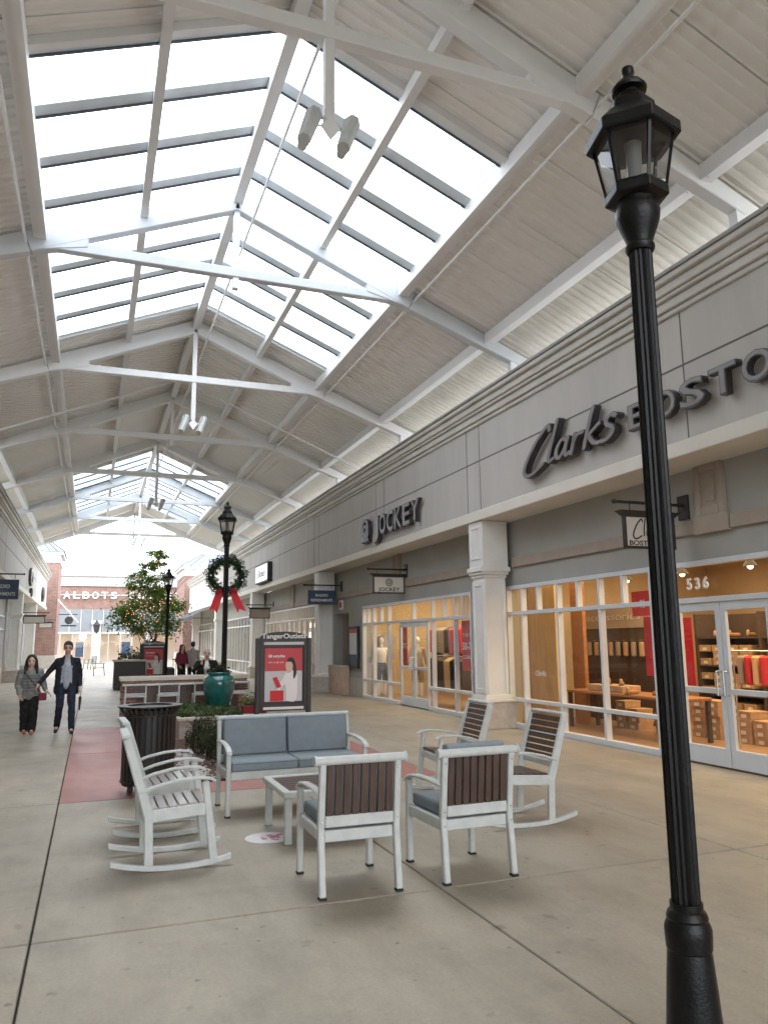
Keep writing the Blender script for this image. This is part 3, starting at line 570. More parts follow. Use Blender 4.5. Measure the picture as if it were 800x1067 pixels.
def rack(x, y0, y1, z, cols, lab, zl):
    t = thing('clothes_rack', lab, 'clothes rack', (x, y0, 0)); MB().tube([(x, y0, .012), (x, y0, z), (x, y1, z), (x, y1, .012)], .014).build('rail', M['pull'], t, True)
    n = int((y1-y0-.1)/.09)
    for k in range(n):
        a = y0+.08+k*.09; hz = random.uniform(-.04, .04); q = MB(); q.add([(x-.22, a, z-.12), (x+.22, a, z-.12), (x+.06, a, z-.03), (x-.06, a, z-.03), (x-.2, a, z-zl+hz), (x+.2, a, z-zl+hz)]+[(x-.22, a+.05, z-.12), (x+.22, a+.05, z-.12), (x+.06, a+.05, z-.03), (x-.06, a+.05, z-.03), (x-.2, a+.05, z-zl+hz), (x+.2, a+.05, z-zl+hz)],
            [(3, 2, 1, 5, 4, 0), (9, 6, 10, 11, 7, 8), (0, 4, 10, 6), (1, 7, 11, 5), (4, 5, 11, 10), (3, 9, 8, 2), (0, 6, 9, 3), (2, 8, 7, 1)])
        q.build('garment', M[cols[(k//4) % len(cols)]], t, True)
rack(8.6, 16.9, 19.1, 1.25, ['shopdark', 'jacket', 'curtain', 'shopdark'], 'low rail of dark and yellow garments behind the clearance banner', .85)
rack(9.5, 18.8, 21.0, 2.05, ['red', 'redsoft', 'shopdark', 'beige', 'trim'], 'high rail of red and grey tops behind the near clothes shop pane', .75)
rack(8.45, 22.0, 22.7, 1.9, ['beige', 'wht', 'redsoft'], 'rail of pale tops behind the mannequin in the clothes shop', .8)
rack(10.3, 18.4, 22.4, 1.35, ['jacket', 'trim', 'shopdark', 'beige', 'denim'], 'rail of dark trousers in the middle of the clothes shop', .9)
rack(11.2, 16.0, 20.5, 1.3, ['shopdark', 'jacket', 'trim', 'beige'], 'long low rail of dark garments at the back of the clothes shop', .85)
for k, (y0, y1, z0, z1) in enumerate(((15.2, 17.4, 2.2, 2.9), (17.8, 19.6, 1.4, 2.8), (20.2, 22.4, 2.1, 3.0))):
    t = thing('wall_poster', ['wide glowing poster high on the clothes shop back wall by its near end', 'tall glowing poster facing the clothes shop doors', 'glowing poster high on the far end of the clothes shop back wall'][k], 'poster', (12.8, y0, z0)); bx1('sheet', M['glowpanel'], t, 12.82, 12.88, y0, y1, z0, z1); bx1('figure_print', M['redsoft'], t, 12.81, 12.82, y0+.5, y0+1.0, z0+.05, z1-.1)
bn = thing('clearance_banner', 'red hanging banner reading THIS IS BIG 50-75% CLEARANCE', 'banner', (7.78, 15.4, 1)); bx1('cloth', M['redsoft'], bn, 7.78, 7.79, 14.95, 15.72, .98, 2.08)
text('THIS IS BIG', .085, (7.775, 15.335, 1.72), '-X', M['wht'], bn, ex=.002, width=.66); text('50-75%', .16, (7.775, 15.335, 1.44), '-X', M['wht'], bn, ex=.002, width=.70, bold=.006); text('CLEARANCE', .085, (7.775, 15.335, 1.24), '-X', M['wht'], bn, ex=.002, width=.66)
bn = thing('sale_poster', 'red sale poster inside the clothes shop left of its doors', 'poster', (7.9, 19.6, 1)); bx1('cloth', M['redsoft'], bn, 7.9, 7.91, 19.25, 19.8, 1.0, 2.05); text('50%', .15, (7.895, 19.5, 1.45), '-X', M['wht'], bn, ex=.002, width=.45)
# far shop: lit columns of goods
for k in range(6):
    t = thing('lit_display', 'pale lit display cabinet standing deep in the latticed far shop', 'display', (9.5, 28+k*1.35, 0), 0, 'lit display cabinets in the latticed far shop'); mm = MB().box(9.4, 9.8, 27.8+k*1.35, 28.3+k*1.35, .012, 1.4+.5*(k % 2)); mm.build('cabinet', M['wht'], t, True); bx1('lamp_box', M['warm'], t, 9.45, 9.7, 27.95+k*1.35, 28.1+k*1.35, 2.3, 2.5)

# framed poster on the wall by the clothes shop
t = thing('wall_poster_case', 'dark framed poster case on the wall beyond the clothes shop', 'poster', (7.6, 22.8, 1)); bx1('frame', M['dark'], t, 7.57, 7.64, 22.40, 23.28, .83, 2.10, bevel=.01); bx1('poster', M['postergrey'], t, 7.562, 7.57, 22.50, 23.18, 1.15, 1.9); bx1('poster_foot', M['navy'], t, 7.56, 7.567, 22.50, 23.18, .92, 1.25); bx1('poster_header', M['redsoft'], t, 7.56, 7.57, 22.5, 23.18, 1.905, 2.02)
t = thing('wall_sign', 'small square red and white sign above the niche opening', 'sign', (7.6, 24.2, 2.8)); bx1('plate', M['wht'], t, 7.6, 7.645, 24.05, 24.40, 2.68, 2.98); bx1('symbol', M['redsoft'], t, 7.595, 7.6, 24.12, 24.33, 2.74, 2.92)

# ---------------------------------------------------------------- channel letter signs
def ribbon(paths, wd, dep):
    m_ = MB()
    for pts in paths:
        for i in range(len(pts)-1):
            (x0, y0), (x1, y1) = pts[i], pts[i+1]; m_.beam((x0, y0, dep/2+random.uniform(0, .003)), (x1, y1, dep/2+random.uniform(0, .003)), wd, dep, (0, 0, 1))
        for i, (x, y) in enumerate(pts):
            n = 10; m_.lathe([(wd/2, 0), (wd/2, dep+.0015*((i % 3)+1))], x, y, n)
    return m_
def smooth2(pts, n=4):
    out = []
    for i in range(len(pts)-1):
        p0 = pts[max(i-1, 0)]; p1 = pts[i]; p2 = pts[i+1]; p3 = pts[min(i+2, len(pts)-1)]
        for k in range(n):
            t = k/n; out.append(tuple(.5*((2*b)+(-a+c)*t+(2*a-5*b+4*c-d)*t*t+(-a+3*b-3*c+d)*t**3) for a, b, c, d in zip(p0, p1, p2, p3)))
    return out+[pts[-1]]
def script_sign(loc, sc_, face, mm, mback, ky=.60, sh_=.16):
    t = thing('fascia_sign', 'large dark brown script Clarks sign on the right fascia', 'sign', loc)
    G = [('C', [[(1.05, 1.25), (.98, 1.45), (.80, 1.35), (.45, .95), (.15, .4), (.05, .0), (.2, -.22), (.5, -.2), (.9, .02)]]),
         ('l', [[(1.35, 1.5), (1.22, .8), (1.12, .2), (1.18, .02), (1.32, .08)]]),
         ('a', [[(1.78, .62), (1.6, .66), (1.45, .4), (1.45, .12), (1.6, .02), (1.78, .3), (1.86, .64), (1.8, .25), (1.86, .02), (1.98, .08)]]),
         ('r', [[(2.12, .66), (2.1, .35), (2.06, .0)], [(2.09, .35), (2.22, .6), (2.42, .62)]]),
         ('k', [[(2.72, 1.35), (2.62, .7), (2.54, 0)], [(3.0, .68), (2.62, .38)], [(2.66, .4), (2.85, .1), (3.05, .0)]]),
         ('s', [[(3.55, .72), (3.4, .8), (3.25, .68), (3.3, .5), (3.48, .36), (3.5, .15), (3.33, .0), (3.12, .02)]])]
    Mx = FR[face]
    for nm, paths in G:
        for dep, mat_, wd, off in ((.10, mback, .18, 0), (.012, mm, .125, .105)):
            m_ = ribbon([smooth2(p) for p in paths], wd, dep/sc_); m_.v = [tuple(Mx @ V(((x+y*sh_)*sc_, y*sc_*ky, z*sc_+off))) for x, y, z in m_.v]
            if off == 0: lt = m_.build('letter', mat_, t)
            else: m_.build('letter_face', mat_, lt)
script_sign((6.95, 11.28, 4.50), .70, '-X', M['letterface'], M['letters'])
def chan(word, yl, yr, z, h, X, face, lab, name='fascia_sign', xs_=1.25, bold=.035, pre=None, mm='letterface'):
    t = thing(name, lab, 'sign', (X, yl, z)); n = len(word); cell = (yr-yl)/n
    for i, ch in enumerate(word):
        yc = yl+cell*(i+.5); l = text(ch, h, (X, yc, z), face, M['letters'], t, 'letter', ex=.10, bold=bold*h, width=abs(cell)*(.88 if ch != 'I' else .2))
        q = text(ch, h*.97, (X-.102 if face == '-X' else X+.102, yc, z+.01), face, M[mm], None, 'letter_face', ex=.004, bold=.004*h, width=abs(cell)*(.81 if ch != 'I' else .14)); 
        q.data.transform(Matrix.Translation(-t.location)); q.parent = l
    return t
chan('BOSTONIAN', 8.50, 3.95, 4.50, .36, 6.95, '-X', 'dark block letter BOSTONIAN sign on the right fascia behind the lamp post')
t = chan('JOCKEY', 19.05, 15.85, 4.38, .52, 6.95, '-X', 'dark block letter JOCKEY sign with knot emblem on the right fascia')
em = ribbon([[(-.28+.28*math.cos(a)*.9, .25+.28*math.sin(a)) for a in [k*PI/8 for k in range(17)]], [(-.28+.13*math.cos(a), .25+.12*math.sin(a)) for a in [k*PI/6 for k in range(13)]], [(-.5, -.05), (-.28, .1), (-.05, .45)], [(-.05, -.03), (-.2, .1)]], .09, .10)
em.v = [tuple(FR['-X'] @ V(p)+V((0, .75-.45, 0))) for p in em.v]; em.build('emblem', M['letters'], t)
t = thing('box_sign', 'white illuminated rectangular box sign on the far right fascia', 'sign', (6.95, 33.2, 4.6)); bx1('case', M['ink'], t, 6.80, 7.0, 31.9, 34.5, 4.20, 5.02); bx1('face', M['litbox'], t, 6.79, 6.80, 31.98, 34.42, 4.26, 4.96); text('Shoes', .34, (6.785, 33.2, 4.46), '-X', M['ink'], t, ex=.004, shear=.4, width=1.7)

def blade(X0, X1, Y, z0, z1, lab, facem, framem='dark', lines=(), XWall=7.65, bar=None, logo=None, roofed=True):
    t = thing('hanging_sign', lab, 'sign', (X1 if XWall > 0 else X0, Y, z1+.2)); zb = z1+.17; s_ = 1 if XWall > 0 else -1; tip = (X0-.13) if s_ > 0 else (X1+.13); wx = XWall
    MB().tube([(tip, Y, zb), (wx, Y, zb)], .022, 8).build('bracket_bar', M['dark'], t, True); MB().ball((tip, Y, zb), .035).build('finial', M['dark'], t, True)
    q = sorted((wx, wx-s_*.03)); MB().box(*q, Y-.10, Y+.10, zb-.20, zb+.14).build('wall_plate', M['dark'], t, True)
    for x in (X0+.12, X1-.12): MB().tube([(x, Y, z1+.03), (x, Y, zb)], .007, 6).build('hanger', M['dark'], t, True)
    if roofed: MB().add([(X0-.08, Y-.07, z1+.05), (X1+.08, Y-.07, z1+.05), (X1+.08, Y+.07, z1+.05), (X0-.08, Y+.07, z1+.05), (X0, Y-.04, z1-.02), (X1, Y-.04, z1-.02), (X1, Y+.04, z1-.02), (X0, Y+.04, z1-.02)], [(0, 1, 2, 3), (7, 6, 5, 4), (0, 4, 5, 1), (1, 5, 6, 2), (2, 6, 7, 3), (3, 7, 4, 0)]).build('sign_hood', M['dark'], t, True)
    fr = MB(); w_ = .035
    fr.box(X0, X0+w_, Y-.03, Y+.03, z0, z1); fr.box(X1-w_, X1, Y-.03, Y+.03, z0, z1); fr.box(X0+w_, X1-w_, Y-.029, Y+.029, z0, z0+w_); fr.box(X0+w_, X1-w_, Y-.029, Y+.029, z1-w_, z1)
    fr.build('frame', M[framem], t, True, bevel=.004); bx1('sign_face', M[facem], t, X0+w_, X1-w_, Y-.018, Y+.018, z0+w_, z1-w_)
    for s, h, z, wd, mm in lines: text(s, h, ((X0+X1)/2, Y-.019, z), '-Y', M[mm], t, ex=.003, width=wd, bold=.002)
    if logo:
        m_ = ribbon([smooth2(p) for p in logo], .13, .02); k = .16; m_.v = [(X0+.13+x*k, Y-.022-z*k, z0+.17+y*k) for x, y, z in m_.v]; m_.build('emblem', M['ink'], t, True)
    return t
CL = [[(1.05, 1.25), (.98, 1.45), (.80, 1.35), (.45, .95), (.15, .4), (.05, .0), (.2, -.22), (.5, -.2), (.9, .02)], [(1.35, 1.5), (1.22, .8), (1.15, .05)], [(1.78, .62), (1.5, .5), (1.45, .12), (1.6, .02), (1.84, .6), (1.82, .05)], [(2.12, .66), (2.06, .0)], [(2.12, .4), (2.42, .62)], [(2.72, 1.35), (2.54, 0)], [(2.95, .68), (2.62, .38), (2.95, 0)], [(3.4, .72), (3.15, .65), (3.3, .2), (3.05, .0)]]
blade(6.60, 7.44, 8.39, 2.84, 3.30, 'cream hanging sign lettered Clarks BOSTONIAN partly behind the near lamp post', 'signcream', lines=[('BOSTONIAN', .065, 2.885, .70, 'ink')], logo=CL)
tj = blade(6.72, 7.60, 18.64, 2.86, 3.32, 'pale hanging sign with JOCKEY lettering over the clothes shop doors', 'signcream', lines=[('JOCKEY', .10, 2.92, .60, 'ink')])
lg = ribbon([[(.09*math.cos(k*PI/8), .09*math.sin(k*PI/8)) for k in range(17)], [(.045*math.cos(k*PI/5), .045*math.sin(k*PI/5)) for k in range(11)]], .018, .006); lg.v = [(7.16+x, 18.618-z, 3.15+y) for x, y, z in lg.v]; lg.build('emblem', M['ink'], tj, True)
blade(6.50, 7.42, 24.25, 2.84, 3.30, 'navy hanging sign beyond the clothes shop on the right side', 'navy', 'navy', [('RADIO', .085, 3.10, .42, 'wht'), ('REFRESHMENTS', .085, 2.94, .72, 'wht')], roofed=False)
blade(6.56, 7.48, 34.5, 2.70, 3.14, 'brown hanging sign with a dark hood just right of the wreathed lamp', 'trim')
blade(-3.1, -2.16, 26, 3.02, 3.62, 'navy hanging sign at the left picture edge', 'navy', 'navy', [('RADIO', .11, 3.36, .45, 'wht'), ('REFRESHMENTS', .11, 3.13, .76, 'wht')], -3.65, roofed=False)
blade(-3.2, -2.2, 42, 2.68, 3.04, 'pale hanging sign with dark hood, nearer of the two above the woman', 'signcream', XWall=-3.65); blade(-2.95, -2.2, 50, 2.60, 2.92, 'pale hanging sign with dark hood, farther of the two above the woman', 'signcream', XWall=-3.65)
for k, (y, z, hh, l) in enumerate(((41.6, 4.95, .8, 'dark emblem sign on the left fascia, upper of the nearer pair'), (42.2, 4.22, .4, 'small dark oval sign on the left fascia below the emblem'), (52, 4.7, .8, 'dark sign on the left fascia, farthest toward the brick tower'))):
    t = thing('fascia_sign', l, 'sign', (-3.0, y, z))
    m_ = ribbon([[(hh*.9*math.cos(a*PI/6), hh*.45*math.sin(a*PI/6)) for a in range(13)], [(-hh*.5, -.1), (0, hh*.3), (hh*.4, -.15)]], hh*.22, .12); m_.v = [tuple(FR['+X'] @ V(p)) for p in m_.v]; m_.build('emblem', M['letters'], t)

# ---------------------------------------------------------------- lamp posts
def lamp_post(lab, loc):
    t = thing('lamp_post', lab, 'lamp post', loc, 0, 'black lantern posts along the walkway')
    MB().lathe([(.14, 0), (.14, .04), (.118, .07), (.106, .16), (.096, .3), (.086, .42), (.082, .44)], n=16).build('base', M['black'], t, smooth=35)
    MB().lathe([(.080, .43), (.088, .44), (.091, .49), (.091, .515), (.086, .53), (.078, .545), (.081, .555), (.074, .575), (.064, .585), (.064, .61)], n=24).build('collar', M['black'], t, smooth=35)
    MB().lathe([(.056, .605), (.055, 1.6), (.052, 3.41)], n=32, flute=.11, nfl=1).build('post', M['black'], t)
    MB().lathe([(.058, 3.40), (.066, 3.415), (.066, 3.43), (.058, 3.44), (.060, 3.455), (.076, 3.50), (.096, 3.555), (.102, 3.60), (.094, 3.62), (.094, 3.65)], n=24).build('neck', M['black'], t, smooth=35)
    hx = MB().lathe([(.105, 3.645), (.145, 3.66), (.145, 3.70), (.135, 3.72)], n=6, rot=R(15)).build('lantern_tray', M['black'], t, bevel=.004)
    cg = MB(); rf = [(R(15)+k*PI/3) for k in range(6)]
    for a in rf: cg.beam((.133*math.cos(a), .133*math.sin(a), 3.70), (.188*math.cos(a), .188*math.sin(a), 4.0), .013, .013)
    cg.build('lantern_frame', M['black'], t)
    g = MB()
    for k in range(6):
        a, c = rf[k], rf[(k+1) % 6]; g.add([(.130*math.cos(a), .130*math.sin(a), 3.71), (.130*math.cos(c), .130*math.sin(c), 3.71), (.185*math.cos(c), .185*math.sin(c), 4.0), (.185*math.cos(a), .185*math.sin(a), 4.0)], [(0, 1, 2, 3)])
    g.build('lantern_glass', M['lampglass'], t)
    MB().lathe([(.198, 3.95), (.218, 3.95), (.218, 4.005), (.205, 4.02), (.15, 4.075), (.118, 4.10), (.112, 4.15), (.09, 4.16), (.07, 4.20)], n=6, rot=R(15)).build('lantern_roof', M['black'], t, bevel=.006)
    MB().lathe([(.16, 4.0), (.17, 4.005), (.15, 4.012)], n=6, rot=R(15)).build('reflector', M['frost'], t)
    MB().lathe([(.052, 4.19), (.052, 4.215), (.080, 4.222), (.084, 4.235), (.066, 4.262), (.046, 4.28), (.030, 4.29), (.025, 4.31), (.031, 4.325), (.028, 4.35), (.013, 4.36)], n=20).build('finial', M['black'], t, smooth=40)
    MB().lathe([(.055, 3.71), (.055, 3.75), (.04, 3.76), (.036, 3.77), (.036, 3.90), (.04, 3.95)], n=14).build('lamp_bulb', M['dim'], t, smooth=30)
    MB().ball((-.02, -.06, 3.985), .006, 6, 4).build('sensor_light', M['redled'], t)
    return t
L1 = lamp_post('tall near black lamp post with fluted shaft in the right foreground', (2.275, 2.65, 0))
dup(L1, (2.59, 16.3, .26), label='black lamp post with the wreath tied to it, in the planter')
dup(L1, (2.50, 28.6, 0), label='farthest tall black lamp post beside the leafy tree')
# wreath on the second post
wr = thing('christmas_wreath', 'green wreath with red bow tied to the middle lamp post', 'wreath', (2.62, 16.44, 3.06))
def wrp():
    a = random.uniform(0, 2*PI); q = random.uniform(0, 2*PI); rr = .13*math.sqrt(random.random())*(1+.25*math.sin(a*11)); R_ = .335+rr*math.cos(q); return (R_*math.cos(a), rr*math.sin(q), R_*math.sin(a))
leafmesh(4200, wrp, .06, .25).build('wreath_foliage', M['needle'], wr, nrm=False)
MB().tube([(.325*math.cos(k*PI/12), 0, .325*math.sin(k*PI/12)) for k in range(25)], .06, 8).build('wreath_ring', M['needle'], wr)
for k in range(9):
    a = k*PI/4.5+.4; MB().ball((.34*math.cos(a), -.10, .34*math.sin(a)), .02, 8, 6).build('bauble', M['gold'] if k % 2 else M['frost'], wr)
bw = MB()
for s_ in (-1, 1):
    bw.poly([(s_*.02, -.05, -.30), (s_*.16, -.08, -.27), (s_*.24, -.06, -.36), (s_*.12, -.05, -.42), (s_*.03, -.05, -.36)], (0, 1, 0), .02)
    bw.poly([(s_*.05, -.04, -.34), (s_*.20, -.05, -.31), (s_*(.36 if s_ < 0 else .42), -.07, -.76), (s_*.27, -.06, -.71), (s_*(.19 if s_ < 0 else .25), -.07, -.80)], (0, 1, 0), .01)
bw.build('bow', M['ribbon'], wr)

# ---------------------------------------------------------------- furniture
def slatpath(*p): return p
def armchair(n=1, name='armchair', lab='', loc=(0, 0, 0), rz=0, w_=.58, cushions=1, group=None, backcush=.0, cat='armchair'):
    """faces +y; back legs at y=-.30, front legs at y=.30"""
    t = thing(name, lab, cat, loc, rz, group); h = w_/2; F_ = M['furn']
    for s_ in (-1, 1):
        x = s_*(h-.025)
        MB().beam((x, -.285, .43), (x, -.33, 0.012), .045, .05, (0, 1, 0)).beam((x, -.285, .42), (x, -.335, .85), .044, .05, (0, 1, 0)).build('leg', F_, t, bevel=.008)
        MB().beam((x, .29, 0.012), (x, .29, .60), .045, .05, (0, 1, 0)).build('leg', F_, t, bevel=.008)
        pts = [(x, -.30, .645), (x, -.1, .655), (x, .12, .65), (x, .25, .632), (x, .325, .60), (x, .34, .575)]
        am = MB()
        for i in range(len(pts)-1): am.beam(V(pts[i])-(V(pts[i+1])-V(pts[i]))*.06, V(pts[i+1])+(V(pts[i+1])-V(pts[i]))*.06, .055, .024)
        am.build('armrest', F_, t, bevel=.008)
        MB().beam((x, -.26, .38), (x, .27, .38), .03, .075).build('side_rail', F_, t, bevel=.006)
        for y in (-.33, .29): MB().box(x-.024, x+.024, y-.026, y+.026, 0, .013).build('rubber_foot', M['foot'], t)
    if n > 1: MB().beam((-h, -.335, .872), (h, -.335, .872), .05, .035).build('top_rail', F_, t, bevel=.008)
    else: MB().tube([(-h-.02, -.34, .865), (h+.02, -.34, .865)], .030, 14).build('top_rail', F_, t, smooth=50)
    for s_ in ((-1, 1) if n == 1 else ()): MB().tube([(s_*(h+.02), -.34, .865), (s_*(h+.035), -.34, .865)], .036, 14).build('end_cap', F_, t, smooth=50)
    MB().beam((-h+.05, -.293, .47), (h-.05, -.293, .47), .035, .075).build('back_rail', F_, t, bevel=.006)
    MB().beam((-h+.05, -.275, .375), (h-.05, -.275, .375), .035, .075).build('seat_rail', F_, t, bevel=.006)
    MB().beam((-h+.05, .285, .375), (h-.05, .285, .375), .035, .075).build('seat_rail', F_, t, bevel=.006)
    MB().box(-h+.05, h-.05, -.25, .265, .395, .41).build('seat_board', F_, t)
    ns = 8*n; wi = w_-.10
    for k in range(ns):
        x = -wi/2+wi*(k+.5)/ns; MB().beam((x, -.298, .505), (x, -.328, .84), wi/ns*.78, .018, (0, 1, 0)).build('back_slat', M['slat'], t, bevel=.003)
    sc_ = MB()
    for s_ in (-1, 1):
        for z in (.47, .375, .80):
            sc_.ball((s_*(h-.025), -.318 if z < .7 else -.36, z), .006, 6, 4)
    sc_.build('screw_set', M['pull'], t)
    for c in range(cushions):
        cw = (w_-.10)/cushions; x0 = -w_/2+.05+c*cw; x1 = x0+cw
        q = MB().box(x0+.006, x1-.006, -.25, .30, .412, .505).build('seat_cushion', M['cush'], t, bevel=.022, seg=4, smooth=True)
        MB().tube([(x0+.012, .298, .487), (x1-.012, .298, .487)], .006, 6).build('piping', M['pipe'], q)
        z1 = .87+backcush
        q = MB(); a = V((0, -.275, .505)); e = V((0, -.315, z1)); th = .085
        q.add([(x, y, z) for x in (x0+.006, x1-.006) for y, z in ((-.27, .508), (-.27+th, .508), (-.318+th, z1), (-.318, z1))], [(0, 1, 2, 3), (7, 6, 5, 4), (0, 4, 5, 1), (1, 5, 6, 2), (2, 6, 7, 3), (3, 7, 4, 0)])
        q = q.build('back_cushion', M['cush'], t, bevel=.016, seg=4, smooth=True)
        yb, yt = -.27+th, -.318+th; MB().tube([(x0+.014, yb+.001, .53), (x0+.014, yt, z1-.012), (x1-.014, yt, z1-.012), (x1-.014, yb+.001, .53)], .005, 6).build('piping', M['pipe'], q)
    return t
armchair(lab='white armchair seen from behind with brown vertical slats, left of the front pair', loc=(1.75, 5.44, 0), rz=R(-1), group='cushioned armchairs', backcush=.0)
a2 = armchair(lab='right armchair of the front pair, its grey cushion rising above the slatted back', loc=(2.61, 5.42, 0), rz=R(1.5), group='cushioned armchairs', backcush=.05)
armchair(n=2, name='settee', lab='white framed two seat settee with blue grey cushions facing the camera', loc=(1.99, 8.02, 0), rz=R(180), w_=1.44, cushions=2, cat='settee')
t = thing('coffee_table', 'low white coffee table with brown slatted top before the settee', 'coffee table', (1.97, 6.93, 0))
for s_ in (-1, 1):
    for r_ in (-1, 1): MB().box(s_*.37-.03, s_*.37+.03, r_*.37-.03, r_*.37+.03, 0, .38).build('leg', M['furn'], t, bevel=.006)
    MB().box(-.42, .42, s_*.40-.035, s_*.40+.035, .372, .42).build('edge_rail', M['furn'], t, bevel=.006); MB().box(s_*.385-.035, s_*.385+.035, -.363, .363, .371, .419).build('edge_rail', M['furn'], t, bevel=.006)
for k in range(8): y = -.365+.73*(k+.5)/8; MB().box(-.348, .348, y-.039, y+.039, .392, .412).build('top_slat', M['slat'], t, bevel=.003)

def rocker(lab, seatm, loc, rz):
    t = thing('rocking_chair', lab, 'rocking chair', loc, rz, 'white rocking chairs'); F_ = M['furn']; h = .275
    for s_ in (-1, 1):
        y = s_*h; rk = MB(); P = []
        for k in range(13):
            u_ = -.43+.87*k/12; P.append((u_, y, .018+.055*(abs(u_-.05)/.45)**2.2))
        vs = []; fs = []
        for (a, b_, c) in P:
            vs += [(a, b_-.02, c-.018), (a, b_+.02, c-.018), (a, b_+.02, c+.022), (a, b_-.02, c+.022)]
        for i in range(12):
            for k in range(4): fs.append((i*4+k, i*4+(k+1) % 4, i*4+4+(k+1) % 4, i*4+4+k))
        fs += [(0, 1, 2, 3), (51, 50, 49, 48)]; rk.add(vs, fs).build('rocker', F_, t, bevel=.006)
        MB().beam((-.16, y, .04), (-.175, y, .42), .04, .065, (1, 0, 0)).beam((-.172, y, .40), (-.345, y, .95), .041, .075, (1, 0, 0), h2=.06).build('back_post', F_, t, bevel=.008)
        MB().beam((.31, y, .04), (.235, y, .615), .04, .065, (1, 0, 0), h2=.05).build('front_post', F_, t, bevel=.008)
        pts = [(-.245, y, .555), (-.1, y, .605), (.05, y, .635), (.18, y, .642), (.27, y, .632), (.31, y, .61)]; am = MB()
        for i in range(5): am.beam(V(pts[i])-(V(pts[i+1])-V(pts[i]))*.05, V(pts[i+1])+(V(pts[i+1])-V(pts[i]))*.05, .055, .02)
        am.build('armrest', F_, t, bevel=.006)
        MB().beam((-.19, y, .385), (.25, y, .415), .03, .085).build('side_rail', F_, t, bevel=.006)
    MB().beam((-.19, -h+.02, .37), (-.19, h-.02, .37), .03, .07).build('seat_rail', F_, t, bevel=.005); MB().beam((.255, -h+.02, .40), (.255, h-.02, .40), .03, .07).build('seat_rail', F_, t, bevel=.005)
    for k in range(6):
        x = -.14+k*.073; z = .432+.03*(x+.14)/.4; MB().beam((x, -h+.022, z), (x, h-.022, z), .062, .016).build('seat_slat', M[seatm], t, bevel=.002)
    MB().beam((-.352, -h, .962), (-.352, h, .962), .07, .03, (0, 0, 1)).build('top_rail', F_, t, bevel=.008); MB().beam((-.215, -h+.02, .52), (-.215, h-.02, .52), .03, .05).build('back_rail', F_, t, bevel=.005)
    for k in range(7):
        u_ = (k+.5)/7; x = -.222+(-.34+.222)*u_; z = .55+.385*u_; MB().beam((x, -h+.022, z), (x, h-.022, z), .018, .046, (-.3, 0, 1)).build('back_slat', M['slat'], t, bevel=.002)
    return t
rocker('front rocking chair of the left pair, seen from its side', 'slat_sky_sheen', (.63, 6.45, 0), 0)
rocker('rocking chair behind the front one in the left pair', 'slat_sky_sheen', (.66, 7.48, 0), R(2))
rocker('rocking chair behind the right armchair, nearer of the right pair', 'slat', (3.80, 6.56, 0), R(180))
rocker('rocking chair with its back toward the shop column, farther of the right pair', 'slat', (3.80, 7.98, 0), R(177))

# floor sticker
t = thing('floor_sticker', 'round white and pink sticker on the concrete beside the coffee table', 'sticker', (1.49, 6.83, 0)); MB().lathe([(.19, .001), (.19, .004)], n=40).build('disc', M['sticker'], t)
pk = MB()
for k in range(16): a = random.uniform(0, 6.28); q = random.uniform(0, .11); pk.lathe([(random.uniform(.015, .035), .0045), (.01, .0055)], .05+q*math.cos(a), q*math.sin(a), 7)
pk.build('print', M['pink'], t)
# trash can
t = thing('trash_receptacle', 'dark slatted round trash receptacle behind the left rocking chairs', 'trash can', (.67, 9.42, 0))
MB().lathe([(.255, .10), (.262, .2), (.262, .90), (.235, .90), (.235, .4)], n=32).build('liner', M['ink'], t)
sb = MB()
for k in range(30):
    a = 2*PI*k/30; c, s_ = math.cos(a), math.sin(a); sb.beam((.27*c, .27*s_, .09), (.285*c, .285*s_, .14), .034, .012, (c, s_, 0)); sb.beam((.285*c, .285*s_, .135), (.287*c, .287*s_, .86), .034, .012, (c, s_, 0)); sb.beam((.287*c, .287*s_, .855), (.335*c, .335*s_, .935), .03, .012, (c, s_, 0))
sb.build('slat_cage', M['dark'], t)
for z, rr in ((.13, .292), (.85, .296)): MB().tube([(rr*math.cos(k*PI/16), rr*math.sin(k*PI/16), z) for k in range(33)], .012, 6).build('hoop', M['dark'], t)
MB().lathe([(.335, .935), (.358, .94), (.358, .952), (.25, .955), (.245, .94), (.335, .932)], n=32).build('lid_ring', M['dark'], t, smooth=30)
for k in range(3): a = k*2.1+.6; MB().box(.2*math.cos(a)-.03, .2*math.cos(a)+.03, .2*math.sin(a)-.03, .2*math.sin(a)+.03, 0, .11).build('foot', M['dark'], t)

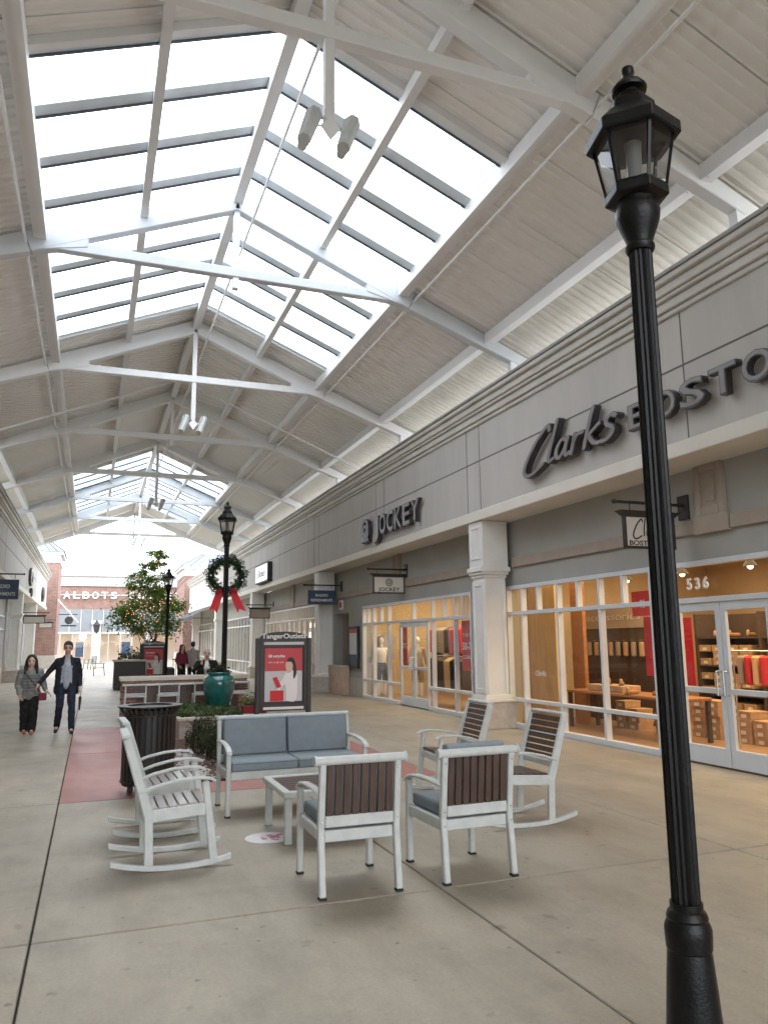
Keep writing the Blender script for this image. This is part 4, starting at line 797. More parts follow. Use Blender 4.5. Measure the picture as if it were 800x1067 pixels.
# planting bed and raised planter
b = MB().box(1.0, 2.65, 9.75, 13.9, .001, .03); tag(b.build('mulch_bed', M['mulch'], bevel=.01), kind='structure')
pb = MB()
for k in range(420):
    x = random.uniform(1.02, 1.5) if k % 3 else random.uniform(1.05, 2.6); y = random.uniform(9.8, 12.6); pb.ball((x, y, .035), (random.uniform(.012, .03), random.uniform(.012, .03), .012), 6, 4)
tag(pb.build('pebbles', M['pebble']), 'white pebbles scattered over the dark mulch bed', 'pebbles', kind='stuff')
def shrub(c, rx, rz_, n, lab, size=.06, m='leafB', grp='dark shrubs in the mulch bed', asp=.3):
    t = thing('shrub', lab, 'shrub', (c[0], c[1], .03), 0, grp)
    st_ = MB()
    for k in range(14):
        a = random.uniform(0, 6.28); q = random.uniform(.2, .8)*rx; st_.tube([(0, 0, 0), (q*.5*math.cos(a), q*.5*math.sin(a), rz_*.4), (q*math.cos(a), q*math.sin(a), rz_*random.uniform(.6, .95))], [.012, .008, .004], 5)
    st_.build('stem', M['bark'], t)
    def fn():
        while 1:
            p = [random.uniform(-1, 1) for _ in range(3)]; d = sum(q*q for q in p)
            if d < 1 and (d > .35 or random.random() < .3): break
        k = 1+.25*math.sin(p[0]*9+c[0]*5)*math.cos(p[1]*8)
        return (p[0]*rx*k, p[1]*rx*k, rz_*.52+p[2]*rz_*.5*k)
    leafmesh(n, fn, size, asp, up=.8).build('foliage', M[m], t, nrm=False)
for c, rx, rz_, l in (((1.72, 10.9), .27, .46, 'dark spiky shrub in the mulch bed, nearest the settee'), ((1.62, 12.0), .26, .42, 'dark spiky shrub in the mulch bed behind the trash can'), ((2.15, 11.8), .30, .50, 'dark spiky shrub in the middle of the mulch bed'), ((1.85, 13.2), .30, .45, 'dark spiky shrub against the white planter wall')): shrub(c, rx, rz_, 1100, l)
t = thing('raised_planter', 'raised planter with cream ledge holding the urn and lamp post', 'planter', (2.1, 15.4, 0)); bx1('planter_wall', M['stone'], t, 1.5, 3.2, 14.1, 16.75, 0, .31); bx1('planter_ledge', M['coping'], t, 1.46, 3.24, 14.05, 14.35, .311, .37, bevel=.01); bx1('planter_soil', M['soil'], t, 1.52, 3.18, 14.36, 16.7, .312, .33)
gc = leafmesh(5200, lambda: (random.uniform(1.5, 2.6), random.uniform(14.1, 16.6), random.uniform(.33, .41)+.04*math.sin(random.random()*9)), .07, .6); tag(gc.build('ground_cover', M['leafC'], nrm=False), 'leafy green ground cover around the urn', 'ground cover', kind='stuff')
t = thing('urn', 'large teal glazed urn beside the wreathed lamp post', 'urn', (2.42, 15.8, .33))
MB().lathe([(.16, -.02), (.17, .0), (.19, .06), (.25, .2), (.295, .36), (.315, .50), (.31, .58), (.27, .645), (.22, .68), (.205, .69), (.225, .70), (.24, .72), (.235, .74), (.19, .74), (.17, .68)], n=32).build('vessel', M['teal'], t, smooth=True); leafmesh(260, lambda: (random.gauss(0, .09), random.gauss(0, .09), .74+abs(random.gauss(0, .05))), .08, .5).build('planting', M['leafB'], t, nrm=False)
t = thing('flower_box', 'low dark red flower box on the planter ledge', 'flower box', (2.86, 14.4, .37)); MB().add([(x, y, z) for x, y, z in ((-.21, -.09, 0), (.21, -.09, 0), (.21, .09, 0), (-.21, .09, 0), (-.24, -.11, .14), (.24, -.11, .14), (.24, .11, .14), (-.24, .11, .14))], [(0, 1, 2, 3), (7, 6, 5, 4), (0, 4, 5, 1), (1, 5, 6, 2), (2, 6, 7, 3), (3, 7, 4, 0)]).build('trough', M['redbox'], t, bevel=.008); leafmesh(700, lambda: (random.uniform(-.24, .24), random.gauss(0, .06), .14+abs(random.gauss(0, .09))), .055, .5, up=.7).build('flowers', M['leafY'], t, nrm=False)

# kiosk sign
def kiosk(lab, loc, rz, sc_=1):
    t = thing('sign_kiosk', lab, 'sign', loc, rz); D = M['dark']
    for s_ in (-1, 1): MB().box(s_*.46-.035, s_*.46+.035, -.07, .07, 0, 1.72).build('post', D, t, bevel=.006); MB().box(s_*.46-.07, s_*.46+.07, -.14, .14, 0, .04).build('foot', D, t)
    fr = MB().box(-.425, .425, -.06, .06, .45, .55).box(-.425, .425, -.06, .06, 1.58, 1.70); fr.box(-.425, -.36, -.058, .058, .55, 1.58).box(.36, .425, -.058, .058, .55, 1.58); fr.build('frame', D, t, bevel=.004)
    MB().box(-.359, .359, -.03, .03, .551, 1.579).build('backing', D, t)
    MB().box(-.335, .335, -.036, -.0305, .61, 1.54).build('poster', M['postergrey'], t); MB().box(-.335, .335, -.040, -.0365, 1.14, 1.54).build('poster_header', M['redsoft'], t)
    MB().box(-.36, .36, -.066, -.0605, .475, .52).build('lower_strip', M['wht'], t)
    MB().box(-.36, .36, -.066, -.0605, 1.60, 1.65).build('upper_strip', M['postergrey'], t)
    pts = [(-.43, -.05, 1.70)]+[(.43*math.sin(a), -.05, 1.70+.115*math.cos(a)+.02) for a in [(-1.45+2.9*k/12) for k in range(13)]]+[(.43, -.05, 1.70)]
    MB().poly(pts, (0, 1, 0), .10).build('arch', D, t)
    text('TangerOutlets', .085, (0, -.052, 1.715), '-Y', M['wht'], t, ex=.01, width=.80, rel=1, bold=.002)
    text('Gift worry-free', .05, (-.28, -.041, 1.38), '-Y', M['wht'], t, ex=.002, rel=1, align='l', width=.3, bold=.002); text('with our gift cards', .03, (-.28, -.041, 1.28), '-Y', M['wht'], t, ex=.002, rel=1, align='l', width=.28)
    P = lambda pts, nm, m_, y: MB().poly([(a, y, c) for a, c in (smooth2(pts+pts[:1], 4)[:-1] if 'gift' not in nm and 'bag' not in nm else pts)], (0, 1, 0), .002).build(nm, M[m_], t)
    P([(.05, .62), (.22, .62), (.25, .9), (.24, 1.08), (.13, 1.16), (.04, 1.12), (-.02, 1.0), (-.12, .86), (-.08, .80), (.03, .90)], 'printed_figure', 'wht', -.045)
    P([(.06, 1.10), (.13, 1.12), (.16, 1.2), (.15, 1.30), (.07, 1.32), (.03, 1.24)], 'printed_face', 'skin2', -.047)
    P([(.05, 1.30), (.08, 1.36), (.16, 1.37), (.21, 1.28), (.23, 1.1), (.18, 1.0), (.17, 1.2), (.14, 1.29)], 'printed_hair', 'ink', -.049)
    P([(-.2, 1.02), (-.12, 1.04), (-.04, .86), (-.12, .84)], 'printed_gift', 'red', -.049); P([(-.24, .62), (.0, .62), (.0, .80), (-.24, .80)], 'printed_bag', 'red', -.051)
    return t
kiosk('dark framed TangerOutlets sign with red poster of a woman behind the settee', (3.24, 13.75, 0), R(-3))
kiosk('dark framed sign with red poster far back by the tree', (2.2, 30.3, -.1), 0)

# brick counter and bar stools
t = thing('bar_counter', 'brick bar counter with cream coping beyond the planter', 'counter', (1.9, 17.7, 0)); bx1('brick_wall', M['brick'], t, .64, 3.30, 17.5, 17.95, 0, .86); bx1('coping', M['coping'], t, .60, 3.34, 17.42, 18.03, .862, .945, bevel=.01); bx1('foot_ledge', M['column'], t, .66, 3.28, 17.36, 17.5, .765, .80); bx1('recess_panel', M['slat'], t, .95, 3.1, 17.47, 17.498, .05, .74)
BS = None
for x, l in ((.90, 'white slatted bar stool at the left end of the brick counter'), (1.56, 'white slatted bar stool second from the left at the brick counter'), (2.28, 'white slatted bar stool hidden partly by the teal urn'), (3.02, 'white slatted bar stool at the right end of the brick counter')):
    if BS is None:
        BS = thing('bar_stool', l, 'bar stool', (x, 17.02, 0), 0, 'bar stools at the brick counter')
        for s_ in (-1, 1):
            MB().beam((s_*.2, -.17, 0), (s_*.2, -.2, .82), .03, .03, (0, 1, 0)).build('leg', M['furn'], BS, bevel=.004); MB().beam((s_*.2, .17, 0), (s_*.2, .15, .58), .03, .03, (0, 1, 0)).build('leg', M['furn'], BS, bevel=.004)
        MB().box(-.22, .22, -.19, .19, .56, .59).build('seat', M['furn'], BS, bevel=.006); MB().beam((-.215, -.2, .81), (.215, -.2, .81), .03, .035).build('top_rail', M['furn'], BS, bevel=.004)
        for k in range(4): MB().beam((-.186, -.193, .63+k*.044), (.186, -.193, .63+k*.044), .014, .026).build('back_slat', M['slat' if k else 'furn'], BS)
        MB().box(-.19, .19, -.175, -.155, .18, .205).build('footrest', M['furn'], BS)
    else: dup(BS, (x, 17.02, 0), label=l)

# ---------------------------------------------------------------- people
FOLD = None
def remesh(o, vox, sm=3):
    m_ = o.modifiers.new('remesh', 'REMESH'); m_.mode = 'VOXEL'; m_.voxel_size = vox; m_.use_smooth_shade = True
    s_ = o.modifiers.new('smooth', 'SMOOTH'); s_.factor = .6; s_.iterations = sm
    if o.name.split('.')[0] not in ('body', 'hair', 'shoe', 'collar'):      # cloth folds
        global FOLD
        if FOLD is None: FOLD = bpy.data.textures.new('folds', 'CLOUDS'); FOLD.noise_scale = .07; FOLD.noise_depth = 2
        d_ = o.modifiers.new('folds', 'DISPLACE'); d_.texture = FOLD; d_.strength = .03; d_.mid_level = .5; d_.texture_coords = 'LOCAL'
def hand(m_, wrist, d, side, curl=.4):
    wrist = V(wrist); d = V(d).normalized(); a = V((1, 0, 0)) if abs(d.x) < .8 else V((0, 1, 0)); nrm = (a-d*a.dot(d)).normalized()*side; lat = d.cross(nrm)
    m_.cap(wrist, wrist+d*.03, .027, .03); pc = wrist+d*.055
    for k in range(4):
        o = (k-1.5)*.019; st_ = wrist+d*.02+lat*o*.6; kn = wrist+d*.09+lat*o; m_.cap(st_, kn, .015, .012, 8)
        L = (.062, .075, .07, .055)[k]; mid = kn+(d*math.cos(curl)-nrm*math.sin(curl))*L*.5; tip = mid+(d*math.cos(2*curl)-nrm*math.sin(2*curl))*L*.5; m_.cap(kn, mid, .0095, .009, 8); m_.cap(mid, tip, .009, .0075, 8)
    b0 = wrist+d*.03-lat*.025; b1 = b0+d*.035-lat*.028-nrm*.01; b2 = b1+d*.03-lat*.008-nrm*.012; m_.cap(b0, b1, .013, .011, 8); m_.cap(b1, b2, .011, .009, 8)
def person(lab, loc, rz, J, H=1.7, outfit=None, hair='short', skin='skin', extra=None, vox=.011):
    """J: joints in metres, local frame, facing -y"""
    t = thing('person', lab, 'person', loc, rz)
    j = {k: V(v) for k, v in J.items()}; hd = j['head']; hr = j.get('hs', V((1, 1, 1)))
    b_ = MB()
    b_.ball(hd+V((0, .012, .035)), (.074, .092, .088), 14, 10); b_.ball(hd+V((0, -.018, -.035)), (.056, .066, .078), 12, 8); b_.ball(hd+V((0, -.052, -.092)), (.026, .024, .02)); 
    b_.cap(hd+V((0, -.086, .005)), hd+V((0, -.104, -.032)), .009, .015, 8)
    for s_ in (-1, 1): b_.ball(hd+V((s_*.077, .012, -.01)), (.011, .02, .032)); b_.ball(hd+V((s_*.038, -.062, -.035)), (.024, .02, .022))
    b_.cap(j['neck'], hd+V((0, .015, -.06)), .055, .05)
    b_.cap(j['pelvis'], j['chest'], .08, .075); b_.cap(j['chest'], j['neck'], .07, .045)
    for s_ in 'LR':
        sg = 1 if s_ == 'L' else -1
        b_.cap(j['sh'+s_], j['el'+s_], .042, .036); b_.cap(j['el'+s_], j['wr'+s_], .036, .025); b_.cap(j['chest'], j['sh'+s_], .06, .04)
        hand(b_, j['wr'+s_], j.get('hd'+s_, j['wr'+s_]-j['el'+s_]), sg, .35)
        b_.cap(j['pelvis'], j['hip'+s_], .09, .08)
        if 'kn'+s_ in j: b_.cap(j['hip'+s_], j['kn'+s_], .075, .05); b_.cap(j['kn'+s_], j['an'+s_], .05, .034); b_.cap(j['an'+s_], j['toe'+s_], .035, .028)
    bo = b_.build('body', M[skin], t); remesh(bo, .008, 2)
    for s_ in (-1, 1):
        MB().ball(hd+V((s_*.030, -.073, .0)), (.013, .008, .007), 8, 6).build('eye', M['eye'], t); MB().cap(hd+V((s_*.016, -.083, .022)), hd+V((s_*.046, -.074, .022)), .004, .003, 6).build('eyebrow', M['hair'], t)
    MB().ball(hd+V((0, -.083, -.062)), (.024, .007, .007), 8, 6).build('mouth', M['lip'], t)
    hm = MB()
    if hair == 'short':
        hm.ball(hd+V((0, .028, .060)), (.083, .092, .080), 14, 9); hm.ball(hd+V((0, .055, .0)), (.078, .062, .075)); hm.cap(hd+V((-.055, -.06, .085)), hd+V((.055, -.062, .080)), .022, .022)
        for s_ in (-1, 1): hm.ball(hd+V((s_*.070, .012, .04)), (.016, .04, .04))
    elif hair == 'long':
        hm.ball(hd+V((0, .030, .052)), (.092, .092, .085), 14, 9); hm.ball(hd+V((0, .065, -.03)), (.085, .06, .12))
        for s_ in (-1, 1): hm.cap(hd+V((s_*.078, .0, .03)), hd+V((s_*.095, .01, -.13)), .028, .036); hm.cap(hd+V((s_*.095, .01, -.13)), hd+V((s_*.105, -.03, -.21)), .034, .024); hm.cap(hd+V((s_*.01, -.05, .10)), hd+V((s_*.066, -.05, .05)), .02, .016)
    elif hair == 'thin': hm.ball(hd+V((0, .045, .025)), (.081, .066, .075), 14, 9)
    hm_ = hm.build('hair', M['hairgrey' if hair == 'thin' else 'hair'], t); remesh(hm_, .009, 2)
    O = outfit
    if 'top' in O:
        c = MB(); p, ch = j['pelvis'], j['chest']; wd = O.get('w', 1)
        hem = O.get('hem', p.z-.08); tor = O.get('torso', .115)
        gp = .105 if 'shirt' in O else .055
        for s_ in (-1, 1):
            c.cap((p.x+s_*gp*1.22, p.y+.01, hem+.07), (ch.x+s_*gp, ch.y+.012, ch.z-.02), tor*.86, tor*.84); c.cap((ch.x+s_*gp, ch.y+.01, ch.z-.03), (ch.x+s_*.10, ch.y+.012, ch.z+.09), tor*.85, .068)
        if 'shirt' not in O: c.cap((p.x, p.y-.005, hem+.10), (ch.x, ch.y, ch.z+.04), tor*.95, tor*.9)
        c.cap((p.x, p.y+.05, hem+.08), (ch.x, ch.y+.05, ch.z+.08), tor*.72, tor*.62)
        for s_ in 'LR':
            sr = O.get('sleeve', .055); c.cap(j['sh'+s_], j['el'+s_], sr*1.08, sr*.92); c.cap(j['el'+s_], j['wr'+s_]+(j['el'+s_]-j['wr'+s_])*.08, sr*.92, sr*.68); c.cap(j['neck']+V((0, .02, -.035)), j['sh'+s_], .048, sr*1.0); c.cap(ch+V((0, .02, .06)), j['sh'+s_]+V((0, 0, -.03)), .08, sr)
        o = c.build(O.get('name', 'jacket'), M[O['top']], t); remesh(o, vox, 2)
        cl = MB(); cl.cap(j['neck']+V((-.03, .035, .0)), j['neck']+V((.03, .035, .0)), .045, .045); cl.cap(j['neck']+V((-.055, .02, .0)), j['neck']+V((-.085, -.055, -.15)), .03, .028); cl.cap(j['neck']+V((.055, .02, .0)), j['neck']+V((.085, -.055, -.15)), .03, .028); o = cl.build('collar', M[O['top']], t); remesh(o, .01, 2)
    if 'shirt' in O:
        p, ch = j['pelvis'], j['chest']; s_ = MB(); fy = min(p.y, ch.y); tor = O.get('torso', .115)
        s_.cap((p.x, p.y-.005, hem+.19), (ch.x, ch.y-.016, ch.z), .108, .108); s_.cap((ch.x, ch.y-.012, ch.z), j['neck']+V((0, -.01, -.045)), .105, .052); s_.cap((p.x-.065, p.y-.0, hem+.155), (ch.x-.05, ch.y, ch.z+.02), .092, .09); s_.cap((p.x+.065, p.y-.0, hem+.155), (ch.x+.05, ch.y, ch.z+.02), .092, .09); o = s_.build('shirt', M[O['shirt']], t); remesh(o, .01, 3)
    if 'legs' in O and 'knL' in j:
        c = MB(); lw = O.get('lw', 1)
        c.cap(j['pelvis']+V((-.05, 0, .0)), j['pelvis']+V((.05, 0, .0)), .10, .10)
        for s_ in 'LR': c.cap(j['hip'+s_], j['kn'+s_], .095, .068*lw); c.cap(j['kn'+s_], j['an'+s_]+V((0, 0, .0)), .068*lw, .058*lw); c.cap(j['pelvis'], j['hip'+s_], .105, .095)
        o = c.build('trousers', M[O['legs']], t); remesh(o, vox, 2)
    if 'shoes' in O and 'anL' in j:
        for s_ in 'LR':
            c = MB(); a, q = j['an'+s_], j['toe'+s_]; c.cap(a+V((0, .03, -.035)), q, .043, .036); c.cap(a+V((0, 0, .0)), a+V((0, 0, -.03)), .042, .045); o = c.build('shoe', M[O['shoes']], t); remesh(o, .009, 2)
    if extra: extra(t, j)
    return t
man = dict(head=(0, -.02, 1.575), neck=(0, 0, 1.42), chest=(0, .01, 1.22), pelvis=(0, .02, .92), shL=(.175, .01, 1.34), shR=(-.175, .01, 1.34), elL=(.235, .03, 1.10), wrL=(.24, -.06, .87), elR=(-.31, .02, 1.14), wrR=(-.47, -.06, .93),
           hipL=(.09, .02, .88), hipR=(-.09, .02, .88), knL=(.115, -.13, .50), anL=(.13, -.14, .10), toeL=(.14, -.27, .05), knR=(-.10, -.05, .49), anR=(-.13, .17, .14), toeR=(-.145, .07, .045), hdR=(-.4, -.3, -.8))
def manx(t, j):
    h = j['head']; g = MB()
    for s_ in (-1, 1):
        g.tube([h+V((s_*.031+.024*math.cos(a), -.090, .0+.017*math.sin(a))) for a in [k*PI/6 for k in range(13)]], .0022, 5); g.tube([h+V((s_*.055, -.088, .004)), h+V((s_*.078, .01, .0))], .002, 4)
    g.tube([h+V((-.008, -.092, .003)), h+V((.008, -.092, .003))], .002, 4); g.build('glasses', M['ink'], t)
person('man in open dark jacket and pale grey shirt walking hand in hand with a woman', (-.40, 15.92, 0), R(0), man, outfit=dict(top='jacket', shirt='tee', legs='denim', shoes='ink', hem=.72, torso=.11, name='jacket'), extra=manx)
wom = dict(head=(0, -.01, 1.335), neck=(0, .01, 1.195), chest=(0, .02, 1.02), pelvis=(0, .02, .79), shL=(.16, .01, 1.14), shR=(-.16, .01, 1.14), elL=(.22, .03, .93), wrL=(.27, -.08, .80), elR=(-.215, .04, .90), wrR=(-.17, -.12, .74),
           hipL=(.075, .02, .75), hipR=(-.075, .02, .75), knL=(.075, -.04, .42), anL=(.07, -.05, .09), toeL=(.065, -.17, .04), knR=(-.07, .03, .42), anR=(-.065, .08, .10), toeR=(-.06, -.02, .04), hdL=(.6, 0, -.5))
def womx(t, j):
    s_ = MB(); s_.tube([(-.12, -.05, 1.17), (-.03, -.135, 1.05), (.1, -.145, .88), (.19, -.12, .76)], .009, 5); s_.build('bag_strap', M['ink'], t); MB().box(.15, .29, -.15, -.09, .62, .76).build('shoulder_bag', M['burg'], t, bevel=.015)
    q = MB()
    for k in range(6): z = .80+k*.055; q.tube([(.155*math.cos(a)+0, .02+.135*math.sin(a), z) for a in [2*PI*i/20 for i in range(21)]], .004, 4)
    q.build('quilt_seam', M['ink'], t)
person('woman in grey quilted jacket and black trousers walking hand in hand with a man', (-1.03, 16.1, 0), R(4), wom, outfit=dict(top='puffer', legs='blackcloth', shoes='orange', hem=.64, torso=.135, sleeve=.062, lw=1.25, name='quilted_jacket'), hair='long', skin='skin2', extra=womx)
t = thing('umbrella', 'folded black umbrella hanging from the walking man’s hand', 'umbrella', (-.40+.255, 15.80, .60)); MB().cap((0, 0, -.16), (0, 0, .06), .012, .028).build('folded_canopy', M['ink'], t); MB().tube([(0, 0, .05), (0, 0, .17), (.01, 0, .20)], .006, 6).build('handle', M['frost'], t)
sit = dict(head=(0, -.03, 1.40), neck=(0, 0, 1.235), chest=(0, .02, 1.06), pelvis=(0, .06, .80), shL=(.2, .0, 1.18), shR=(-.2, .0, 1.18), elL=(.29, -.06, .98), wrL=(.20, -.24, .99), elR=(-.31, -.06, 1.0), wrR=(-.15, -.26, 1.16), hipL=(.1, .02, .80), hipR=(-.1, .02, .80), knL=(.12, -.40, .80), anL=(.12, -.36, .40), toeL=(.12, -.48, .34), knR=(-.12, -.40, .80), anR=(-.12, -.36, .40), toeR=(-.12, -.48, .34), hdR=(.2, 0, 1), hdL=(-1, -.3, 0))
person('balding man in black jacket and white shirt seated behind the brick counter', (2.60, 18.95, 0), 0, sit, outfit=dict(top='blackcloth', shirt='wht', legs='blackcloth', shoes='ink', hem=.80, torso=.125), hair='thin', skin='skin2')
dup(BS, (2.60, 19.05, .16), R(180), 'bar stool under the seated man behind the counter')
std = dict(man); std.update(wrR=(-.22, -.12, .95), elR=(-.23, .04, 1.10), hdR=(0, 0, -1), anR=(-.11, .03, .10), toeR=(-.12, -.09, .045))
st2 = {k: (v[0]*.98, v[1], v[2]*1.0) for k, v in std.items() if not k.startswith('hd')}
P1 = py1 = None
person('man in light grey coat standing with a woman on the far right', (3.62, 30.2, 0), R(165), st2, outfit=dict(top='beige', legs='jacket', shoes='ink', hem=.78, torso=.13), hair='short')
w2 = {k: (v[0], v[1], v[2]*1.1) for k, v in wom.items() if not k.startswith('hd')}; w2['wrL'] = (.2, -.1, .86); w2['elL'] = (.23, .04, 1.03)
person('woman in burgundy top standing beside the man in light coat', (3.20, 30.0, 0), R(25), w2, outfit=dict(top='burg', legs='blackcloth', shoes='ink', hem=.85, torso=.125), hair='long', skin='skin2')

# ---------------------------------------------------------------- tree with fairy lights
t = thing('tree', 'leafy green tree wrapped in small warm lights beyond the seating', 'tree', (2.15, 33, 0)); tk = MB(); tips = []
def limb(p, d, L, r_, dep):
    pts = [V(p)]; rr = [r_]
    for k in range(3): d = (V(d)+V((random.gauss(0, .12), random.gauss(0, .12), .05))).normalized(); pts.append(pts[-1]+d*L/3); rr.append(r_*(1-.14*(k+1)))
    tk.tube(pts, rr, 7)
    if dep == 0: tips.append(pts[-1]); return
    for k in range(3 if dep > 1 else 3):
        a = random.uniform(0, 6.28); sp = .6; nd = (d+V((math.cos(a)*sp, math.sin(a)*sp, random.uniform(-.1, .25)))).normalized(); limb(pts[-1] if k else pts[2], nd, L*random.uniform(.62, .82), rr[-1]*.65, dep-1)
for a in range(5): limb((.05*math.cos(a*1.26), .05*math.sin(a*1.26), .3), V((math.cos(a*1.26)*.24, math.sin(a*1.26)*.24, 1)), 1.05, .055, 3)
limb((0, 0, .3), V((0, 0, 1)), 2.0, .07, 3)
tk.build('trunk', M['bark'], t)
cl_ = []
for _ in range(46):
    a = random.uniform(0, 6.28); q = 1.25*math.sqrt(random.random()); z = 2.1+random.random()*2.0*(1-.45*(q/1.3)); cl_.append((q*math.cos(a), q*math.sin(a), z, random.uniform(.25, .5)))
for _ in range(46): q = random.gauss(0, .42); zz = random.uniform(3.7, 5.4); cl_.append((q*(1.2-.35*(zz-3.7)), random.gauss(0, .3), zz, random.uniform(.10, .22))) if _ % 3 else cl_.append((q, random.gauss(0, .4), random.uniform(3.5, 4.3), .3))
def tf():
    c = cl_[int(random.random()**1.35*len(cl_))]; g_ = lambda: max(-1.7, min(1.7, random.gauss(0, .6)))
    return (c[0]+g_()*c[3], c[1]+g_()*c[3], c[2]+g_()*c[3]*.6)
leafmesh(11500, tf, .10, .6).build('crown', M['leafA'], t, nrm=False)
lg_ = MB()
for _ in range(260):
    if random.random() < .5: z = random.uniform(.5, 3.4); a = random.uniform(0, 6.28); q = .1+.22*max(0, z-.4)*.6; p = (q*math.cos(a), -abs(q*math.sin(a))-.05, z)
    else: c = tf(); p = (c[0]*.9, -abs(c[1])-.1, c[2])
    lg_.ball((2.15+p[0], 33+p[1], p[2]), .014, 5, 4)
tag(lg_.build('fairy_lights', M['fairy']), 'string of tiny warm lights wound through the leafy tree', 'string lights')
# far planters and furniture
t = thing('planter_box', 'dark brown planter box with pale top under the tree', 'planter', (1.35, 30.6, 0)); bx1('case', M['dark'], t, .82, 1.9, 29.8, 31.0, 0, 1.0, bevel=.02); bx1('pale_top', M['coping'], t, .78, 1.94, 29.75, 31.05, 1.003, 1.06); leafmesh(500, lambda: (random.uniform(-.4, .4), random.gauss(-.2, .15), 1.08+abs(random.gauss(0, .18))), .1, .4).build('planting', M['leafB'], t, nrm=False)
t = thing('planter_wall', 'long low dark planter wall beneath the tree and far lamp post', 'planter', (2.6, 31, 0)); bx1('case', M['dark'], t, 1.95, 3.0, 30.4, 31.4, 0, .72, bevel=.02); bx1('soil', M['soil'], t, 2.0, 2.95, 30.5, 31.3, .722, .74)
t = thing('railing', 'dark metal railing between the far lamp post and the standing pair', 'railing', (3.2, 31.2, 0)); q = MB()
for k in range(9): q.box(3.0+k*.11, 3.02+k*.11, 31.2, 31.22, .05, 1.0)
q.build('balusters', M['ink'], t, True); MB().box(2.98, 3.95, 31.19, 31.23, 1.0, 1.04).build('top_rail', M['ink'], t, True)
def farchair(lab, loc, rz):
    t = thing('patio_chair', lab, 'chair', loc, rz, 'far patio chairs')
    for s_ in (-1, 1):
        MB().beam((s_*.27, -.25, 0), (s_*.27, -.35, .85), .05, .05, (0, 1, 0)).build('leg', M['patio'], t); MB().beam((s_*.27, .28, 0), (s_*.27, .2, .62), .05, .05, (0, 1, 0)).build('leg', M['patio'], t); MB().beam((s_*.27, -.3, .62), (s_*.27, .3, .62), .06, .03).build('armrest', M['patio'], t)
    MB().box(-.27, .27, -.28, .25, .38, .42).build('seat', M['patio'], t); 
    for k in range(4): MB().box(-.25, .25, -.33, -.31, .48+k*.1, .55+k*.1).build('back_slat', M['patio'], t)
farchair('grey patio chair in side view left of the dark planter box', (.46, 44, 0), R(-90)); farchair('grey patio chair nearer the brick facade beyond the first one', (-.05, 55, 0), R(60))
# fallback small lantern and bracket sign far left
t = thing('wall_lantern', 'small dark lantern fixed on the white pilaster of the brick store', 'lantern', (.38, 74.6, 3.2)); MB().lathe([(.05, -.6), (.08, -.5), (.2, -.45), (.28, .1), (.34, .12), (.1, .4), (.03, .6)], n=6).build('lantern_body', M['ink'], t); MB().box(-.04, .04, 0, .4, -.55, -.48).build('arm', M['ink'], t)
t = thing('bracket_sign', 'dark bracket sign with round emblem on the brick tower', 'sign', (-1.55, 58.8, 3.3)); MB().box(-.7, .55, -.03, .03, .38, .44).build('bracket_bar', M['ink'], t); MB().lathe([(.28, -.02), (.28, .02)], n=16).build('emblem', M['letters'], t); t.children[1].rotation_euler = (R(90), 0, 0); MB().box(-.5, .5, -.03, .03, -.42, -.32).build('lower_bar', M['ink'], t)

# ---------------------------------------------------------------- towers and the store at the end
def tower(lab, x0, x1, y0, y1, z1, rf, sx):
    t = thing('brick_tower', lab, 'tower', ((x0+x1)/2, y0, 0))
    MB().box(x0, x1, y0, y1, .9, z1).build('wall', M['brickfar'], t, True); MB().box(x0-.06, x1+.06, y0-.06, y1, 0, .9).build('stone_base', M['stone'], t, True)
    MB().box(x0-.05, x1+.05, y0-.05, y1, z1, z1+.55).box(x0-.25, x1+.25, y0-.25, y1, z1+.55, z1+.75).build('cornice', M['farwhite'], t, True)
    a = [(x0-.35, y0-.35, z1+.752), (x1+.35, y0-.35, z1+.752), (x1+.35, y1, z1+.752), (x0-.35, y1, z1+.752)]; k = .35; b_ = [(x0+(x1-x0)*k, y0+(y1-y0)*.35, rf), (x1-(x1-x0)*k, y0+(y1-y0)*.35, rf), (x1-(x1-x0)*k, y1-.5, rf), (x0+(x1-x0)*k, y1-.5, rf)]
    MB().add(a+b_, [(0, 1, 2, 3), (7, 6, 5, 4), (0, 4, 5, 1), (1, 5, 6, 2), (2, 6, 7, 3), (3, 7, 4, 0)]).build('roof', M['slate'], t, True)
    q = MB()
    for i in range(9):
        u_ = i/8; p = V(a[0]).lerp(V(a[1]), u_); r__ = V(b_[0]).lerp(V(b_[1]), u_); q.beam(p+V((0, -.02, .03)), r__+V((0, -.02, .03)), .05, .05)
    q.build('standing_seam', M['slate'], t, True)
tower('brick tower with slate roof at the end of the left shop row', -5.6, -2.35, 58.2, 63, 7.3, 9.3, -1); tower('brick tower with slate roof at the end of the right shop row', 6.65, 11.5, 62.2, 68, 6.9, 8.9, 1)
t = thing('awning', 'navy cloth awning at the far end of the right shop row', 'awning', (6.6, 55, 3.3)); MB().add([(7.0, 50, 3.95), (7.0, 60.5, 3.95), (5.9, 60.5, 3.35), (5.9, 50, 3.35), (5.9, 50, 3.15), (5.9, 60.5, 3.15)], [(0, 1, 2, 3), (3, 2, 5, 4)]).build('cloth', M['awn'], t, True, nrm=False)
MB().tube([(7.0, 50, 3.2), (5.9, 50, 3.2), (5.9, 60.5, 3.2), (7.0, 60.5, 3.2)], .02, 6).build('frame', M['ink'], t, True)
tb_ = thing('brick_store', 'wide brick store with white cornice and TALBOTS lettering closing the walkway', 'building', (2.5, 75, 0)); Yt = 75
MB().box(-6, 16, Yt, Yt+14, 4.75, 6.85).build('wall', M['brickfar'], tb_, True)
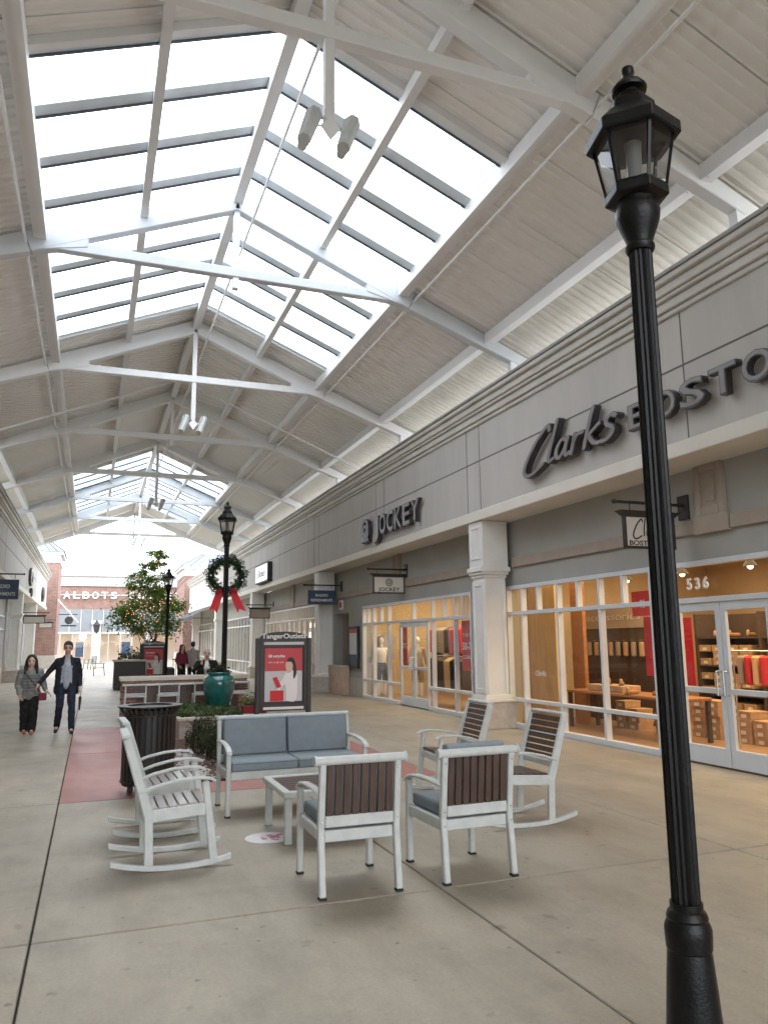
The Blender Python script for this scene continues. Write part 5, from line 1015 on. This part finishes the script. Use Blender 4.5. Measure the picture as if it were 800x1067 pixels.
MB().box(-6.1, 16.1, Yt-.15, Yt, 6.85, 7.1).box(-6.1, 16.1, Yt-.05, Yt+.3, 7.1, 7.75).box(-6.2, 16.2, Yt-.3, Yt+.3, 7.75, 7.9).build('cornice', M['farwhite'], tb_, True); MB().box(-6.2, 16.2, Yt-.35, Yt+.3, 7.902, 7.96).build('roof_cap', M['capmetal'], tb_, True)
MB().box(-6, 16, Yt+.3, Yt+14, 6.86, 7.0).build('roof', M['membrane'], tb_, True)
MB().box(-6, 16, Yt, Yt+.25, 2.75, 4.75).build('siding', M['siding'], tb_, True)
for k in range(16): MB().box(-2.9+k*.95, -2.84+k*.95, Yt-.05, Yt, 2.75, 4.7).build('siding_batten', M['farwhite'], tb_, True)
for x in (.02, 4.6, 9.0): MB().box(x, x+.75, Yt-.35, Yt+.1, 0, 3.4).box(x-.1, x+.85, Yt-.38, Yt+.1, 3.4, 3.75).build('pilaster', M['farwhite'], tb_, True)
MB().box(-6, 16, Yt+.02, Yt+.2, 2.55, 2.75).box(-6, 16, Yt+.02, Yt+.2, 0, .12).build('frame_rail', M['farwhite'], tb_, True)
for k in range(20): MB().box(-4.7+k*1.02, -4.64+k*1.02, Yt+.04, Yt+.14, .12, 2.55).build('window_mullion', M['farwhite'], tb_, True)
MB().add([(-6, Yt+.09, .1), (16, Yt+.09, .1), (16, Yt+.09, 2.56), (-6, Yt+.09, 2.56)], [(0, 1, 2, 3)]).build('glass_pane', M['glass'], tb_, True)
MB().box(-6, 16, Yt+4, Yt+4.1, 0, 2.8).build('inner_wall', M['cream'], tb_, True); MB().box(-6, 16, Yt+.2, Yt+4, -.01, .01).build('inner_floor', M['shopfloor'], tb_, True); MB().box(-6, 16, Yt+.25, Yt+4.1, 2.8, 2.9).build('inner_ceiling', M['shopceil'], tb_, True)
area('store_light', (2, Yt+2, 2.75), 14, 3, 170, (1, .86, .66))
t = thing('store_lettering', 'white TALBOTS lettering across the brick store', 'sign', (-2.4, Yt-.05, 5.75)); x_ = -3.05
for ch in 'TALBOTS OUTLET':
    if ch != ' ': text(ch, .62, (x_, Yt-.16, 5.72), '-Y', M['wht'], t, 'letter', ex=.12, width=.56, bold=.015)
    x_ += .80
MB().box(-3.4, 8.2, Yt-.05, Yt, 6.0, 6.1).build('raceway', M['farwhite'], t, True)
t = thing('round_lamp', 'glowing round paper lamp inside the brick store window', 'lamp', (-.75, 75.8, 2.3)); MB().ball((0, 0, 0), .32, 14, 10).build('globe', M['warm'], t); MB().tube([(0, 0, .3), (0, 0, .6)], .02, 5).build('cord', M['ink'], t)
t = thing('gable_sign_post', 'white slanted pole leaning from the brick tower', 'pole', (-2.1, 58, 5)); MB().tube([(-2.3, 58.1, 4.7), (-.9, 57.4, 3.1)], .05, 6).build('rod', M['farwhite'], t, True)
for k, (x, l) in enumerate(((-.95, 'navy shop poster standing inside the brick store window'), (2.9, 'navy easel board in front of the brick store'))):
    t = thing('poster_board', l, 'poster', (x, 73 if k else 75.6, 0)); MB().box(-.35, .35, -.03, .03, .5, 1.8).build('board', M['navy'], t); MB().box(-.03, .03, .03, .06, 0, 1.6).build('stand', M['ink'], t)
